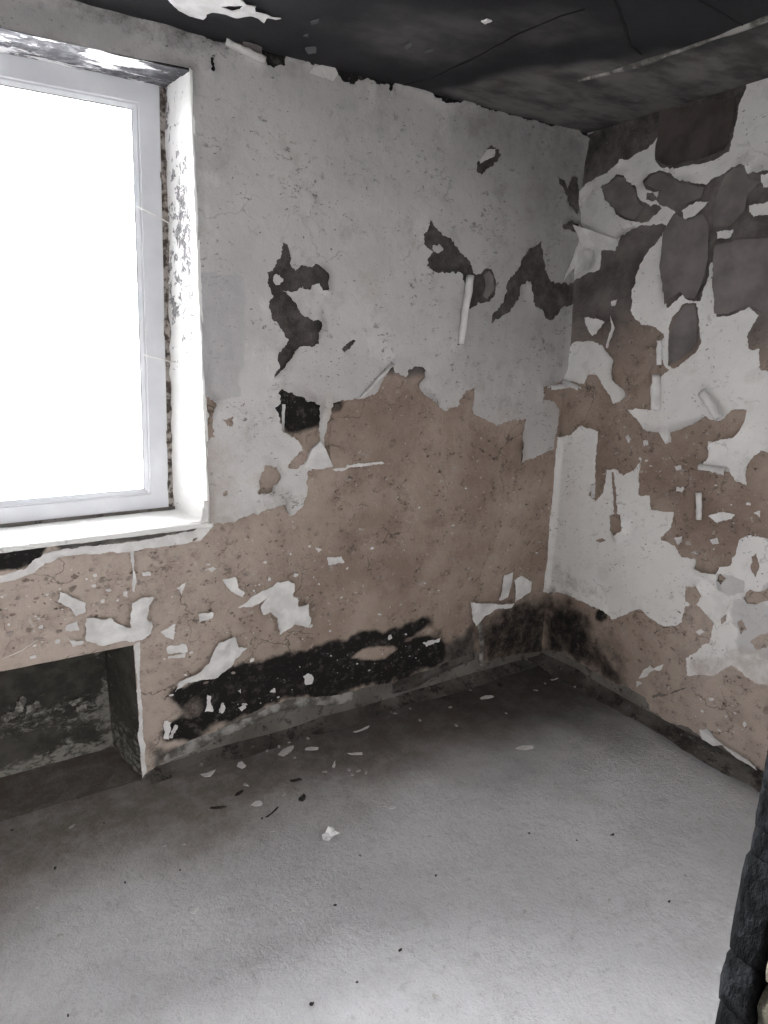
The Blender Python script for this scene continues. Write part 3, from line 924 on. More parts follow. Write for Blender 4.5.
MUL = -2.66          # mullion, left of the view
y0 = FRY
frame = ring('window_frame', FX0, FX1, FZ0, FZ1, [(0, y0+0.002), (0.002, y0), (0.066, y0), (0.069, y0+0.003), (0.069, y0+0.06), (0, y0+0.06)], 'window_plastic')
wpart('mullion', *box_mesh([(MUL-0.045, MUL+0.045, y0, y0+0.06, FZ0+0.06, FZ1-0.06)]), 'window_plastic')
for (a, b) in ((MUL+0.045, FX1-0.069), (FX0+0.069, MUL-0.045)):
    ring('glazing_bead', a, b, FZ0+0.069, FZ1-0.069, [(0, y0+0.006), (0.005, y0+0.006), (0.016, y0+0.016), (0.016, y0+0.028), (0, y0+0.028)], 'window_plastic')
    ring('glazing_seal', a+0.012, b-0.012, FZ0+0.081, FZ1-0.081, [(0, y0+0.018), (0.007, y0+0.018), (0.007, y0+0.026), (0, y0+0.026)], 'rubber_seal')
    wpart('window_pane', *box_mesh([(a-0.004, b+0.004, y0+0.029, y0+0.034, FZ0+0.065, FZ1-0.065)]), 'glass')


def strip_surface(name, S, u0_, u1_, v0_, v1_, st, m, hf, attrs):
    o = grid_surface(name, S, u0_, u1_, v0_, v1_, st, m, hf, attrs)
    return o


# expanding-foam joint between frame and reveal
RVX = -1.826         # reveal meets the frame
def foam_h(uv):
    return 0.012*fbm(uv[:, 0]*40, uv[:, 1]*22, 52, 3)+0.010*sstep(0.5, 0.65, fbm(uv[:, 0]*30, uv[:, 1]*12, 53, 2))
S_foam = Surf((0, FRY+0.016, 0), (1, 0, 0), (0, 0, 1), (0, -1, 0))
fo = grid_surface('foam_seal', S_foam, FX1-0.004, RVX+0.012, FZ0-0.01, FZ1+0.01, 0.005, 'foam', foam_h, {})
fo.parent = window; fo.matrix_parent_inverse = WINV
for v in fo.data.vertices:
    v.co.x = taper(v.co.x, v.co.z)
# side reveal (flared), from the frame out to the wall face
rd = np.array([RVX-WX1, FRY+0.03, 0]); rl = np.linalg.norm(rd); rd /= rl
S_rev = Surf((WX1, -0.010, 0), rd, (0, 0, 1), (-rd[1], rd[0], 0))


def rev_h(uv):
    edge = 1-sstep(0, 0.02, uv[:, 0])
    ragged = 0.010*(fbm(uv[:, 1]*18, uv[:, 0]*4, 57, 4)-0.5)*sstep(rl-0.05, rl, uv[:, 0])
    return 0.003+0.004*(fbm(uv[:, 0]*24, uv[:, 1]*24, 55, 4)-0.5)+ragged-0.003*edge


def rev_fl(uv):
    n = fbm(uv[:, 0]*10, uv[:, 1]*5, 59, 3)
    zz = uv[:, 1]
    a = np.exp(-((zz-1.95)/0.30)**2)*(0.55+0.9*(n-0.3))*sstep(0.0, 0.06, uv[:, 0])
    b = 0.8*sstep(rl-0.09, rl-0.01, uv[:, 0]+0.04*(n-0.5))*sstep(2.15, 2.4, zz)
    return np.clip(np.maximum(a, b), 0, 1)


rev = grid_surface('reveal_side', S_rev, 0, rl, WZ0-0.02, WZ1+0.012, 0.006, 'reveal_paint', rev_h, {'flaking': rev_fl}, wall_back)
for v in rev.data.vertices:
    v.co.x += WSK*(v.co.z-1.72)*max(0.0, min(1.0, v.co.y/FRY))
boxes('reveal_core', [(RVX+0.028, WX1+0.002, FRY+0.03, WT, WZ0-0.02, WZ1)], 'cement', wall_back)
# the front edge of the reveal turns onto the wall face as a thin white lip
sheet('reveal_lip', SA, [[(WX1-0.004, WZ0), (WX1+0.006, WZ0), (WX1+0.008, 1.3), (WX1+0.006, 1.9), (WX1+0.007, WZ1), (WX1-0.004, WZ1+0.006)]], 'reveal_paint', wall_back, 0.0085, 0.0022,
      coarse=0.02, fine=0, seed=61, rough_amp=0.0016, attr={'flaking': lambda uv, d: 0*d})
# left reveal (outside the view)
S_revl = Surf((WX0, -0.010, 0), (0.25, 0.968, 0), (0, 0, 1), (0.968, -0.25, 0))
grid_surface('reveal_side', S_revl, 0, 0.245, WZ0-0.02, WZ1+0.012, 0.02, 'reveal_paint', lambda uv: 0.002+0*uv[:, 0], {'flaking': lambda uv: 0*uv[:, 0]}, wall_back)
boxes('reveal_core', [(WX0-0.002, WX0+0.07, FRY+0.03, WT, WZ0-0.02, WZ1)], 'cement', wall_back)
# top reveal
S_rtop = Surf((0, -0.010, WZ1), (1, 0, 0), (0, 1, 0.03), (0, 0.03, -1))
def top_fl(uv):
    n = fbm(uv[:, 0]*6, uv[:, 1]*10, 66, 3)
    return np.clip(0.55+2.4*(n-0.45)+0.6*sstep(-1.98, -1.9, uv[:, 0])+0.3*sstep(0.15, 0.2, uv[:, 1]), 0, 1)
grid_surface('reveal_head', S_rtop, WX0, WX1+0.006, 0, FRY+0.04, 0.006, 'reveal_head_paint', lambda uv: 0.002+0.006*(fbm(uv[:, 0]*20, uv[:, 1]*20, 67, 4)-0.3), {'flaking': top_fl}, wall_back)
# sill board
def sill_mesh():
    us = np.linspace(WX0-0.01, WX1+0.012, 150); V = []; F = []
    prof = [(FRY+0.05, 0.0), (FRY-0.02, -0.002), (0.02, -0.006), (-0.016, -0.009), (-0.022, -0.014), (-0.020, -0.028), (0.02, -0.03)]
    n = len(prof)
    for u in us:
        for j, (y, dz) in enumerate(prof):
            w = (fbm(np.array([u*30]), np.array([j*3.1]), 68, 3)[0]-0.5)
            V.append((u, y+(0.006*w if 2 <= j <= 5 else 0), WZ0+0.008+dz+0.004*w))
    for i in range(len(us)-1):
        for j in range(n-1):
            a = i*n+j
            F.append((a, a+1, a+1+n, a+n))
    F += [tuple(range(n)), tuple((len(us)-1)*n+j for j in range(n-1, -1, -1))]
    return V, F
mk('sill_board', *sill_mesh(), 'sill_paint', wall_back, True)
boxes('sill_joint', [(FX0, FX1, FRY-0.004, FRY+0.03, WZ0-0.01, FZ0+0.012)], 'cement', wall_back)
# lumps of putty at the sill corner
sheet('putty_patch', SA, [PA([(203, 500), (207, 500), (209, 508), (207, 518), (214, 522), (206, 529), (199, 526)])], 'paint_scrap', wall_back, 0.009, 0.005, lift=0.004, liftw=0.02,
      coarse=0.01, fine=0.008, seed=63, rough_amp=0.002)


def tube(name, pts, r, m, parent=None, seg=6):
    pts = [np.array(p, float) for p in pts]; V = []; F = []
    for i, p in enumerate(pts):
        t = pts[min(i+1, len(pts)-1)]-pts[max(i-1, 0)]; t = t/np.linalg.norm(t)
        a = np.cross(t, (0.2, 0.3, 0.93)); a /= np.linalg.norm(a); b = np.cross(t, a)
        rr = r[i] if isinstance(r, (list, tuple)) else r
        for k in range(seg):
            an = 2*math.pi*k/seg
            V.append(p+(a*math.cos(an)+b*math.sin(an))*rr)
    for i in range(len(pts)-1):
        for k in range(seg):
            F.append((i*seg+k, i*seg+(k+1) % seg, (i+1)*seg+(k+1) % seg, (i+1)*seg+k))
    F += [tuple(range(seg-1, -1, -1)), tuple((len(pts)-1)*seg+k for k in range(seg))]
    return mk(name, V, F, m, parent, True)


def tag(o, label, cat, group=None):
    o['label'] = label; o['category'] = cat
    if group:
        o['group'] = group
    return o


SW = Surf((0, FRY-0.002, 0), (1, 0, 0), (0, 0, 1), (0, -1, 0))
for (pxa, pxm, pxb, lab) in (((137, 206), (158, 218), (172, 224), 'thin pale strand stretched from the upper window frame to the reveal'),
                             ((143, 355), (158, 358), (176, 362), 'thin pale strand stretched from the lower window frame to the reveal')):
    a = SW.px([pxa])[0]; b = SW.px([pxm])[0]; c = SW.px([pxb])[0]
    tag(tube('plastic_strand', [(a[0], FRY-0.001, a[1]), (b[0], FRY-0.018, b[1]), (taper(-1.828, c[1]), FRY-0.014, c[1]), (taper(-1.808, c[1]), FRY-0.05, c[1]+0.002)],
             [0.002, 0.0022, 0.0026, 0.002], 'strand'), lab, 'strand', 'strands across the window joint')
a, b = PA([(1, 659), (41, 637)])
tag(tube('stray_thread', [(a[0], -0.004, a[1]), ((a[0]+b[0])/2, -0.016, (a[1]+b[1])/2-0.003), (b[0], -0.004, b[1])], 0.0014, 'strand'),
    'fine white thread hanging on the plaster above the niche', 'thread')

# ------------------------------------------------------------------ right wall
wall_right = structure(boxes('wall_right', [(0, 0.25, YF-DT, 0.0, -0.1, H+0.15)], 'cement'))
wall_right['label'] = 'right wall covered with torn white paint over scorched brown plaster'
PB = SB.px


def clB(q):
    return (min(max(q[0], YF+0.001), -0.0015), min(max(q[1], 0.0), H-0.001))


def fixedB(a, b):
    return (abs(a[0]-b[0]) < 1e-6 and (abs(a[0]) < 0.01 or a[0] < -1.6)) or (abs(a[1]-b[1]) < 1e-6)


plB_bot = PB([(546, 649), (562, 652), (590, 668), (612, 682), (626, 685), (648, 699), (651, 709), (666, 720), (688, 726), (703, 736), (723, 745), (746, 757), (762, 769)])
zr = plB_bot[-1][1]
plB = [(0, TOPZ), (0, plB_bot[0][1])]+plB_bot+[(-1.4, zr+0.01), (-1.7, zr-0.01), (YF, zr+0.01), (YF, TOPZ)]
crackB = PB([(653, 697), (660, 691), (663, 694), (668, 693), (688, 687), (676, 692), (668, 695), (661, 696)])
SB1 = PB([(546, 596), (562, 598), (578, 604), (590, 618), (600, 640), (622, 668), (632, 690), (600, 678), (560, 655), (546, 655)])
SB2 = PB([(600, 607), (607, 607), (609, 620), (600, 622), (596, 618)])
SB3 = PB([(585, 640), (605, 625), (625, 640), (640, 690), (620, 690), (590, 670)])


def soB(uv, d):
    m = 0.70*pmask(uv, SB1, 0.09, 0.06)
    m = np.maximum(m, 0.8*pmask(uv, SB2, 0.01, 0.01))
    m = np.maximum(m, 0.44*pmask(uv, SB3, 0.10, 0.05))
    m = np.maximum(m, 0.50*sstep(H-0.35, H-0.02, uv[:, 1]))
    return m


def dkB(uv, d):
    return np.clip(sstep(1.25, 2.15, uv[:, 1]+0.25*(fbm(uv[:, 0]*4, uv[:, 1]*4, 73)-0.5)), 0, 1)


sheet('plaster_coat', SB, [plB, crackB], 'plaster', wall_right, 0.0, 0.009, coarse=0.016, fine=0, relief=0.0012, hfun=hA,
      attr={'soot': soB, 'dark': dkB, 'grey': lambda uv, d: 0*d, 'tan': lambda uv, d: sstep(-0.4, -0.95, uv[:, 0])*(1-sstep(0.5, 0.9, uv[:, 1]))}, seed=13, fixed=fixedB, clampf=clB, rough_amp=0.0045, rim=0.016)

ptB_bot = PB([(549, 591), (560, 592), (575, 597), (590, 602), (601, 607), (607, 610), (613, 619), (636, 610), (642, 609), (651, 617), (665, 626), (676, 626), (683, 622), (686, 607),
              (692, 604), (687, 601), (687, 586), (700, 585), (703, 597), (698, 604), (715, 622), (713, 632), (711, 642), (700, 650), (687, 658), (688, 675), (716, 675),
              (733, 664), (756, 682), (768, 684)])
zb2 = ptB_bot[-1][1]
ptB = [(0, TOPZ), (0, ptB_bot[0][1])]+ptB_bot+[(-1.5, zb2-0.05), (-1.8, zb2+0.03), (YF, zb2), (YF, TOPZ)]
B1 = [(0, TOPZ)]+PB([(748, 88), (745, 96), (740, 110), (736, 130), (731, 152), (716, 161), (688, 167), (671, 170), (662, 167), (656, 160), (657, 145), (660, 136), (653, 145),
                       (648, 150), (638, 154), (631, 160), (623, 160), (621, 164), (603, 176), (588, 185), (584, 192)])
B1 = [(0, H+0.05), (B1[1][0], H+0.05)]+B1[1:]
B1 = B1+[(0.02, B1[-1][1])]
B1[0] = (0.02, H+0.05)
holesB_px = [
    [(602, 187), (611, 182), (618, 175), (626, 176), (630, 182), (638, 187), (643, 200), (652, 207), (658, 204), (664, 208), (650, 222), (640, 223), (633, 221), (623, 216),
     (613, 207), (606, 200)],
    [(647, 182), (651, 175), (661, 171), (671, 172), (676, 177), (683, 181), (696, 184), (708, 185), (712, 180), (726, 174), (733, 167), (746, 165), (751, 175), (775, 172),
     (800, 168), (800, 380), (775, 372), (762, 370), (760, 360), (761, 349), (751, 349), (748, 337), (761, 315), (751, 307), (731, 316), (718, 317), (716, 290), (714, 262),
     (712, 264), (708, 284), (702, 301), (691, 301), (686, 295), (678, 301), (670, 308), (667, 285), (663, 267), (667, 240), (673, 222), (677, 212), (670, 208),
     (662, 205), (658, 196), (649, 190)],
    [(671, 325), (676, 315), (686, 304), (698, 303), (701, 320), (703, 342), (698, 352), (686, 362), (676, 369), (670, 366), (670, 340)],
]
B4 = [(0.02, PB([(573, 283)])[0][1])]+PB([(586, 275), (601, 270), (603, 251), (620, 247), (626, 237), (643, 226), (652, 226), (664, 224), (668, 226), (660, 240), (646, 257),
      (637, 277), (636, 295), (636, 315), (643, 325), (658, 327), (666, 337), (661, 341), (660, 352), (665, 364), (671, 370), (658, 382), (657, 411), (631, 409), (645, 428),
      (651, 431), (663, 432), (668, 444), (676, 442), (675, 431), (683, 430), (700, 422), (706, 416), (712, 419), (723, 421), (733, 410), (748, 410), (746, 422), (738, 437),
      (726, 439), (712, 441), (712, 457), (703, 467), (721, 474), (731, 471), (736, 480), (748, 485), (748, 470), (756, 455), (762, 450), (775, 452), (800, 460), (800, 545),
      (775, 540), (751, 535), (741, 540), (738, 552), (732, 565), (721, 567), (718, 574), (706, 572), (697, 567), (700, 559), (683, 557), (676, 546), (663, 540), (662, 537),
      (673, 527), (676, 511), (652, 510), (651, 495), (640, 495), (640, 475), (643, 460), (636, 469), (625, 476), (616, 469), (608, 470), (605, 492), (597, 501), (590, 495),
      (597, 482), (597, 457), (600, 431), (586, 425), (573, 435), (561, 437)])
B4 = B4+[(0.02, B4[-1][1])]
smallB_px = [
    [(611, 515), (623, 514), (626, 530), (618, 536), (611, 530)],
    [(613, 472), (615.5, 472), (619, 513), (616, 513)],
    [(597, 540), (603, 538), (608, 540), (601, 543)],
    [(753, 556), (758, 553), (761, 565), (757, 577), (753, 570)],
    [(722, 573), (728, 578), (724, 584), (720, 580)],
    [(746, 597), (752, 589), (760, 591), (775, 584), (775, 598), (758, 604), (750, 603)],
    [(739, 622), (744, 618), (748, 628), (742, 634)],
    [(752, 641), (762, 634), (775, 632), (775, 644), (758, 649)],
    [(722, 618), (731, 612), (728, 619), (723, 624)],
]
islandsB_px = [
    [(569, 350), (576, 342), (593, 341), (606, 346), (617, 360), (616, 380), (631, 396), (615, 404), (606, 388), (598, 374), (590, 375), (585, 384), (567, 380)],
    [(586, 317), (593, 317), (607, 322), (595, 336), (590, 326)],
    [(614, 316), (618, 328), (613, 348), (610, 348), (614, 330)],
    [(683, 211), (698, 202), (711, 202), (696, 217), (686, 220)],
    [(718, 232), (735, 230), (731, 238), (719, 239)],
    [(751, 206), (775, 202), (775, 215), (756, 217), (751, 212)],
    [(650, 193), (661, 191), (661, 198), (653, 202), (648, 200)],
    [(764, 176), (780, 175), (780, 188), (765, 188)],
    [(616, 302), (622, 300), (620, 306), (616, 306)],
]
DIRT = PB([(718, 572), (735, 575), (748, 580), (746, 592), (730, 595), (720, 590)])
DIRT2 = PB([(735, 600), (775, 580), (775, 660), (742, 655), (738, 630)])
DIRT3 = PB([(548, 540), (580, 565), (612, 590), (612, 612), (549, 600)])


def sootpB(uv, d):
    m = 0.42*pmask(uv, DIRT3, 0.10, 0.04)
    m = np.maximum(m, 0.55*pmask(uv, PB([(547, 578), (570, 588), (600, 604), (607, 612), (549, 600)]), 0.05, 0.04))
    m = np.maximum(m, 0.30*pmask(uv, DIRT2, 0.03, 0.03))
    return m


sheet('paint_layer', SB, [ptB, B1]+[PB(h) for h in holesB_px]+[B4]+[PB(h) for h in smallB_px]+[PB(h) for h in islandsB_px], 'paint_bright', wall_right, 0.0088, 0.002,
      lift=0.022, liftw=0.042, coarse=0.035, fine=0.011, relief=0.0008, seed=37, fixed=fixedB, clampf=clB, rough_amp=0.0036, rough_seg=0.006,
      attr={'smoke_shade': lambda uv, d: 0.30*sstep(1.7, 2.6, uv[:, 1])+0.15*sstep(-0.35, 0.0, uv[:, 0]), 'soot': sootpB,
            'patch': lambda uv, d: np.maximum(pmask(uv, DIRT, 0.01, 0.01), 0.7*pmask(uv, DIRT2, 0.02, 0.04)),
            'brown': lambda uv, d: 0.45*pmask(uv, PB([(690, 655), (780, 640), (780, 690), (690, 678)]), 0.02, 0.03)})

flakesB = [
    [(628, 436), (633, 434), (636, 439), (630, 443)], [(676, 466), (684, 465), (685, 469), (678, 470)], [(678, 487), (686, 488), (684, 492), (678, 491)],
    [(713, 515), (726, 511), (736, 514), (733, 519), (721, 522)], [(677, 537), (687, 535), (686, 542), (681, 544)], [(712, 539), (720, 537), (721, 543), (714, 544)],
    [(643, 677), (648, 668), (653, 664), (656, 667), (665, 664), (663, 669), (655, 670), (651, 675)], [(703, 728), (712, 727), (718, 734), (727, 743), (718, 744), (706, 738)],
    [(726, 744), (740, 750), (752, 757), (761, 768), (755, 764), (740, 755)], [(698, 631), (703, 628), (707, 632), (701, 635)], [(645, 441), (650, 440), (651, 444), (646, 446)],
    [(757, 512), (763, 510), (762, 517)], [(640, 680), (645, 682), (640, 686)],
]
for k, f in enumerate(flakesB):
    lp = PB(f)
    sheet('paint_flake', SB, [lp], 'paint_scrap', wall_right, 0.0082, 0.0022, lift=0.014, liftw=0.025, coarse=0.02, fine=0.009, seed=400+k, rough_amp=0.0028, rough_seg=0.005,
          clampf=clB, hfun=tilted(lp, 40+k, 0.3))

bc = lambda p, q, side, ra, rb, turn, seed, mat='paint_scrap': curl('paint_curl', SB, P1(SB, *p), P1(SB, *q), side, ra, rb, turn, mat, wall_right, base=0.010, seed=seed)
bc((709, 391), (727, 417), 1, 0.026, 0.026, 4.2, 21)
bc((659, 375), (659, 410), -1, 0.034, 0.034, 2.6, 22)
bc((704, 467), (731, 472), -1, 0.017, 0.022, 3.8, 23)
bc((702, 492), (702, 519), -1, 0.014, 0.013, 4.0, 24)
bc((567, 382), (583, 389), -1, 0.015, 0.015, 4.0, 25)
bc((597, 484), (596, 498), 1, 0.012, 0.010, 3.6, 26)
bc((662, 341), (662, 365), -1, 0.017, 0.015, 3.0, 27)
flap('paint_flap', SB, [(581, 226), (600, 232), (621, 240), (617, 251), (598, 250), (583, 247)], [(583, 247), (617, 251)], 0.045, 'paint_scrap', wall_right, base=0.01, seed=31)
flap('paint_flap', SB, [(576, 252), (590, 251), (602, 252), (600, 262), (598, 270), (586, 272), (575, 276), (572, 268)], [(574, 276), (577, 250)], 0.045, 'paint_scrap', wall_right, base=0.01, seed=32)
flap('scorched_flap', SB, [(666, 232), (676, 214), (690, 221), (705, 214), (711, 225), (712, 260), (707, 284), (701, 299), (691, 299), (686, 292), (678, 299), (671, 305), (668, 285), (664, 267)],
     [(676, 214), (711, 214)], 0.030, 'scorched_sheet', wall_right, base=0.012, seed=33)
flap('scorched_flap', SB, [(720, 246), (745, 240), (800, 238), (800, 330), (765, 312), (752, 305), (732, 314), (720, 314), (718, 280)], [(800, 238), (800, 330)], 0.022, 'scorched_sheet', wall_right,
     base=0.012, seed=34)
flap('scorched_flap', SB, [(672, 340), (677, 317), (687, 306), (697, 305), (700, 320), (701, 341), (696, 350), (685, 359), (674, 366)], [(687, 306), (697, 305)], 0.022, 'scorched_sheet', wall_right,
     base=0.012, seed=35)
flap('scorched_flap', SB, [(604, 188), (612, 184), (619, 177), (626, 178), (630, 184), (637, 189), (641, 200), (648, 208), (640, 221), (633, 219), (623, 214), (613, 205)], [(612, 184), (626, 178)],
     0.02, 'scorched_sheet', wall_right, base=0.011, seed=36)
flap('scorched_flap', SB, [(649, 184), (653, 176), (662, 173), (674, 178), (684, 184), (706, 188), (704, 198), (688, 206), (676, 208), (666, 206), (660, 200), (664, 193), (656, 188)],
     [(674, 178), (706, 188)], 0.024, 'scorched_sheet', wall_right, base=0.011, seed=38)
flap('scorched_flap', SB, [(716, 205), (727, 176), (735, 169), (746, 167), (752, 180), (764, 182), (750, 196), (748, 212), (735, 226), (718, 228)], [(735, 169), (752, 170)], 0.018,
     'scorched_sheet', wall_right, base=0.011, seed=39)
flap('scorched_flap', SB, [(661, 110), (690, 107), (738, 97), (735, 128), (729, 150), (714, 158), (688, 164), (672, 167), (660, 160), (661, 140)], [(661, 108), (740, 96)], 0.026, 'scorched_dark',
     wall_right, base=0.010, seed=40)

# mortar fillets where the walls meet the floor
def fillet(name, a, b, into, w0, h0, parent, seed):
    a = np.array(a, float); b = np.array(b, float); into = np.array(into, float)
    L = np.linalg.norm(b-a); n = int(L/0.012); V = []; F = []; k = 9
    for i in range(n+1):
        p = a+(b-a)*i/n; s = i*L/n
        w = w0*(0.35+1.3*fbm(np.array([s*5]), np.array([0.3]), seed, 3)[0]); hh = h0*(0.6+0.8*fbm(np.array([s*4]), np.array([7.7]), seed+3, 3)[0])
        for j in range(k):
            t = j/(k-1)
            q = p+into*(0.002+w*t)
            z = hh*(1-t)**1.6-0.004*(t > 0.99)+0.016*(fbm(np.array([s*25]), np.array([t*4]), seed+5, 3)[0]-0.5)*math.sin(math.pi*min(1, t*1.1))
            V.append((q[0], q[1], z-0.002))
    for i in range(n):
        for j in range(k-1):
            c = i*k+j
            F.append((c, c+1, c+1+k, c+k))
    return mk(name, V, F, 'fillet_cement', parent, True)


fillet('mortar_fillet', (NX1+0.02, 0, 0), (0, 0, 0), (0, -1, 0), 0.060, 0.030, wall_back, 201)
fillet('mortar_fillet', (0, 0, 0), (0, YF, 0), (-1, 0, 0), 0.085, 0.045, wall_right, 205)

def wall_ridge(name, S, pts, w, h, m, parent, seed):
    p = np.array(S.px(pts)); segs = []
    for i in range(len(p)-1):
        n = max(1, int(np.linalg.norm(p[i+1]-p[i])/0.012))
        segs += [p[i]+(p[i+1]-p[i])*k/n for k in range(n)]
    segs.append(p[-1]); segs = np.array(segs); V = []; F = []; kk = 7
    for i, q in enumerate(segs):
        t = segs[min(i+1, len(segs)-1)]-segs[max(i-1, 0)]; t /= np.linalg.norm(t); nn = np.array([-t[1], t[0]])
        f = fbm(np.array([i*0.11]), np.array([2.0]), seed, 3)[0]
        end = min(1, i/8, (len(segs)-1-i)/8)
        q = q+nn*0.010*(fbm(np.array([i*0.2]), np.array([5.0]), seed+1, 2)[0]-0.5)
        for j in range(kk):
            a = -1+2*j/(kk-1)
            r = fbm(np.array([i*0.35]), np.array([j*0.9]), seed+2, 3)[0]
            uvp = q+nn*w*a*(0.5+f)
            V.append(S.to3(np.array([uvp]), np.array([0.003+(h*(1-a*a)*(0.4+0.9*r)+0.004)*(0.2+0.8*end)]))[0])
    for i in range(len(segs)-1):
        for j in range(kk-1):
            c = i*kk+j
            F.append((c, c+1, c+1+kk, c+kk))
    return mk(name, V, F, m, parent, True)


wall_ridge('mortar_ridge', SA, [(160, 760), (190, 746), (215, 736), (245, 722), (268, 710), (298, 702), (330, 700), (352, 696)], 0.020, 0.010, 'seam_mortar', wall_back, 221)
wall_ridge('mortar_ridge', SA, [(392, 688), (425, 676), (450, 664), (474, 654)], 0.028, 0.010, 'fillet_cement', wall_back, 223)
wall_ridge('mortar_ridge', SA, [(479, 616), (480, 640), (481, 665)], 0.012, 0.012, 'seam_mortar', wall_back, 225)


def scatter(name, S, regions, n, smin, smax, base, m, parent, seed, avoid=()):
    """small loose scabs still stuck to the plaster, too small to tell apart"""
    rg = random.Random(seed); V = []; F = []
    polys = [np.array(S.px(r)) for r in regions]
    av = [np.array(S.px(r)) for r in avoid]
    cnt = 0; tries = 0
    while cnt < n and tries < n*60:
        tries += 1
        p = polys[cnt % len(polys)]; lo = p.min(0); hi = p.max(0)
        q = np.array([[rg.uniform(lo[0], hi[0]), rg.uniform(lo[1], hi[1])]])
        if sdist(q, p)[0] < 0 or any(sdist(q, a)[0] > 0 for a in av):
            continue
        cnt += 1
        s_ = smin+(smax-smin)*rg.random()**2.5; k = rg.randint(5, 7); asp = rg.uniform(0.35, 0.9); ro = rg.uniform(-0.6, 0.6)
        pts = []; hs = []
        tilt = rg.uniform(0, 6.28); tl = rg.uniform(0.1, 0.45)
        for i in range(k):
            a = 2*math.pi*i/k; r = s_*rg.uniform(0.6, 1.2)
            x, y = math.cos(a)*r, math.sin(a)*r*asp
            pts.append((q[0, 0]+x*math.cos(ro)-y*math.sin(ro), q[0, 1]+x*math.sin(ro)+y*math.cos(ro)))
            hs.append(base+0.001+s_*tl*(1+math.cos(a-tilt))*0.7)
        b0 = len(V)
        V += list(S.to3(np.array(pts), np.array(hs)))+list(S.to3(np.array(pts), np.array(hs)-0.0015))
        f = list(range(b0, b0+k))
        F += [tuple(f), tuple(i+k for i in f[::-1])]+[(f[i], f[i]+k, f[(i+1) % k]+k, f[(i+1) % k]) for i in range(k)]
    o = mk(name, V, F, m, parent)
    o['kind'] = 'stuff'
    return o


BR = [(150, 545), (240, 525), (300, 520), (420, 465), (520, 470), (545, 480), (540, 570), (430, 605), (300, 640), (250, 640), (160, 700), (150, 640)]
BL = [(0, 590), (60, 565), (140, 560), (140, 590), (60, 640), (0, 655)]
scatter('plaster_scabs', SA, [BR, BR, BL, [(150, 560), (330, 540), (330, 640), (160, 700)]], 300, 0.004, 0.017, 0.006, 'plaster_scab', wall_back, 901)
scatter('paint_scabs', SA, [BR, BL, [(150, 560), (330, 540), (330, 640), (160, 700)]], 110, 0.003, 0.012, 0.006, 'paint_scrap', wall_back, 902)
scatter('paint_scabs', SA, [[(185, 715), (300, 660), (420, 625), (440, 650), (300, 695), (210, 725)]], 40, 0.002, 0.007, 0.006, 'paint_scrap', wall_back, 903)
BB = [(610, 440), (660, 445), (700, 440), (760, 490), (765, 530), (700, 560), (660, 500), (620, 460)]
scatter('plaster_scabs', SB, [BB, BB, [(640, 620), (690, 610), (710, 650), (680, 680), (640, 670)]], 110, 0.004, 0.017, 0.008, 'plaster_scab', wall_right, 904)
scatter('paint_scabs', SB, [BB, [(700, 660), (760, 690), (760, 750), (690, 720)]], 34, 0.003, 0.014, 0.008, 'paint_scrap', wall_right, 905)

# ------------------------------------------------------------------ ceiling
LT = SCE.px([(430, 92), (520, 70), (600, 66), (700, 46), (800, 15), (800, 60), (768, 80), (586, 132), (500, 110)])
LT2 = SCE.px([(300, 20), (420, 10), (560, 0), (620, 30), (520, 60), (430, 80)])


def c_light(uv):
    return np.maximum(0.95*pmask(uv, LT, 0.09, 0.08, 7, 6), 0.38*pmask(uv, LT2, 0.12, 0.1, 8, 6))


ceiling = structure(grid_surface('ceiling', SCE, XL, 0.0, YF-DT, 0.0, 0.02, 'ceiling_soot', lambda uv: 0.004*(fbm(uv[:, 0]*6, uv[:, 1]*6, 131, 4)-0.5), {'light': c_light}))
ceiling['label'] = 'soot blackened concrete ceiling'
boxes('ceiling_slab', [(XL-0.2, 0.25, YF-DT-1.6, WT, H+0.02, H+0.2)], 'cement', ceiling)
CE = SCE.px


def ridge(name, pts, w, h, m, seed):
    p = np.array(CE(pts)); V = []; F = []; segs = []
    for i in range(len(p)-1):
        L = np.linalg.norm(p[i+1]-p[i]); n = max(1, int(L/0.015))
        for k in range(n):
            segs.append(p[i]+(p[i+1]-p[i])*k/n)
    segs.append(p[-1]); segs = np.array(segs)
    for i, q in enumerate(segs):
        t = segs[min(i+1, len(segs)-1)]-segs[max(i-1, 0)]; t /= np.linalg.norm(t); nn = np.array([-t[1], t[0]])
        f = fbm(np.array([i*0.13]), np.array([1.0]), seed, 3)[0]
        ww = w*(0.35+1.3*f)*(0.4+0.6*min(1, i/6, (len(segs)-1-i)/6)); hh = h*(0.4+1.2*f)
        q = q+nn*0.006*(fbm(np.array([i*0.3]), np.array([4.0]), seed+1, 2)[0]-0.5)
        for (a, b) in ((-1, -0.004), (-0.5, hh), (0.5, hh*0.8), (1, -0.004)):
            z = q+nn*ww*a
            V.append((z[0], z[1], H-b))
    for i in range(len(segs)-1):
        for j in range(3):
            c = i*4+j
            F.append((c, c+4, c+5, c+1))
    return mk(name, V, F, m, ceiling, True)


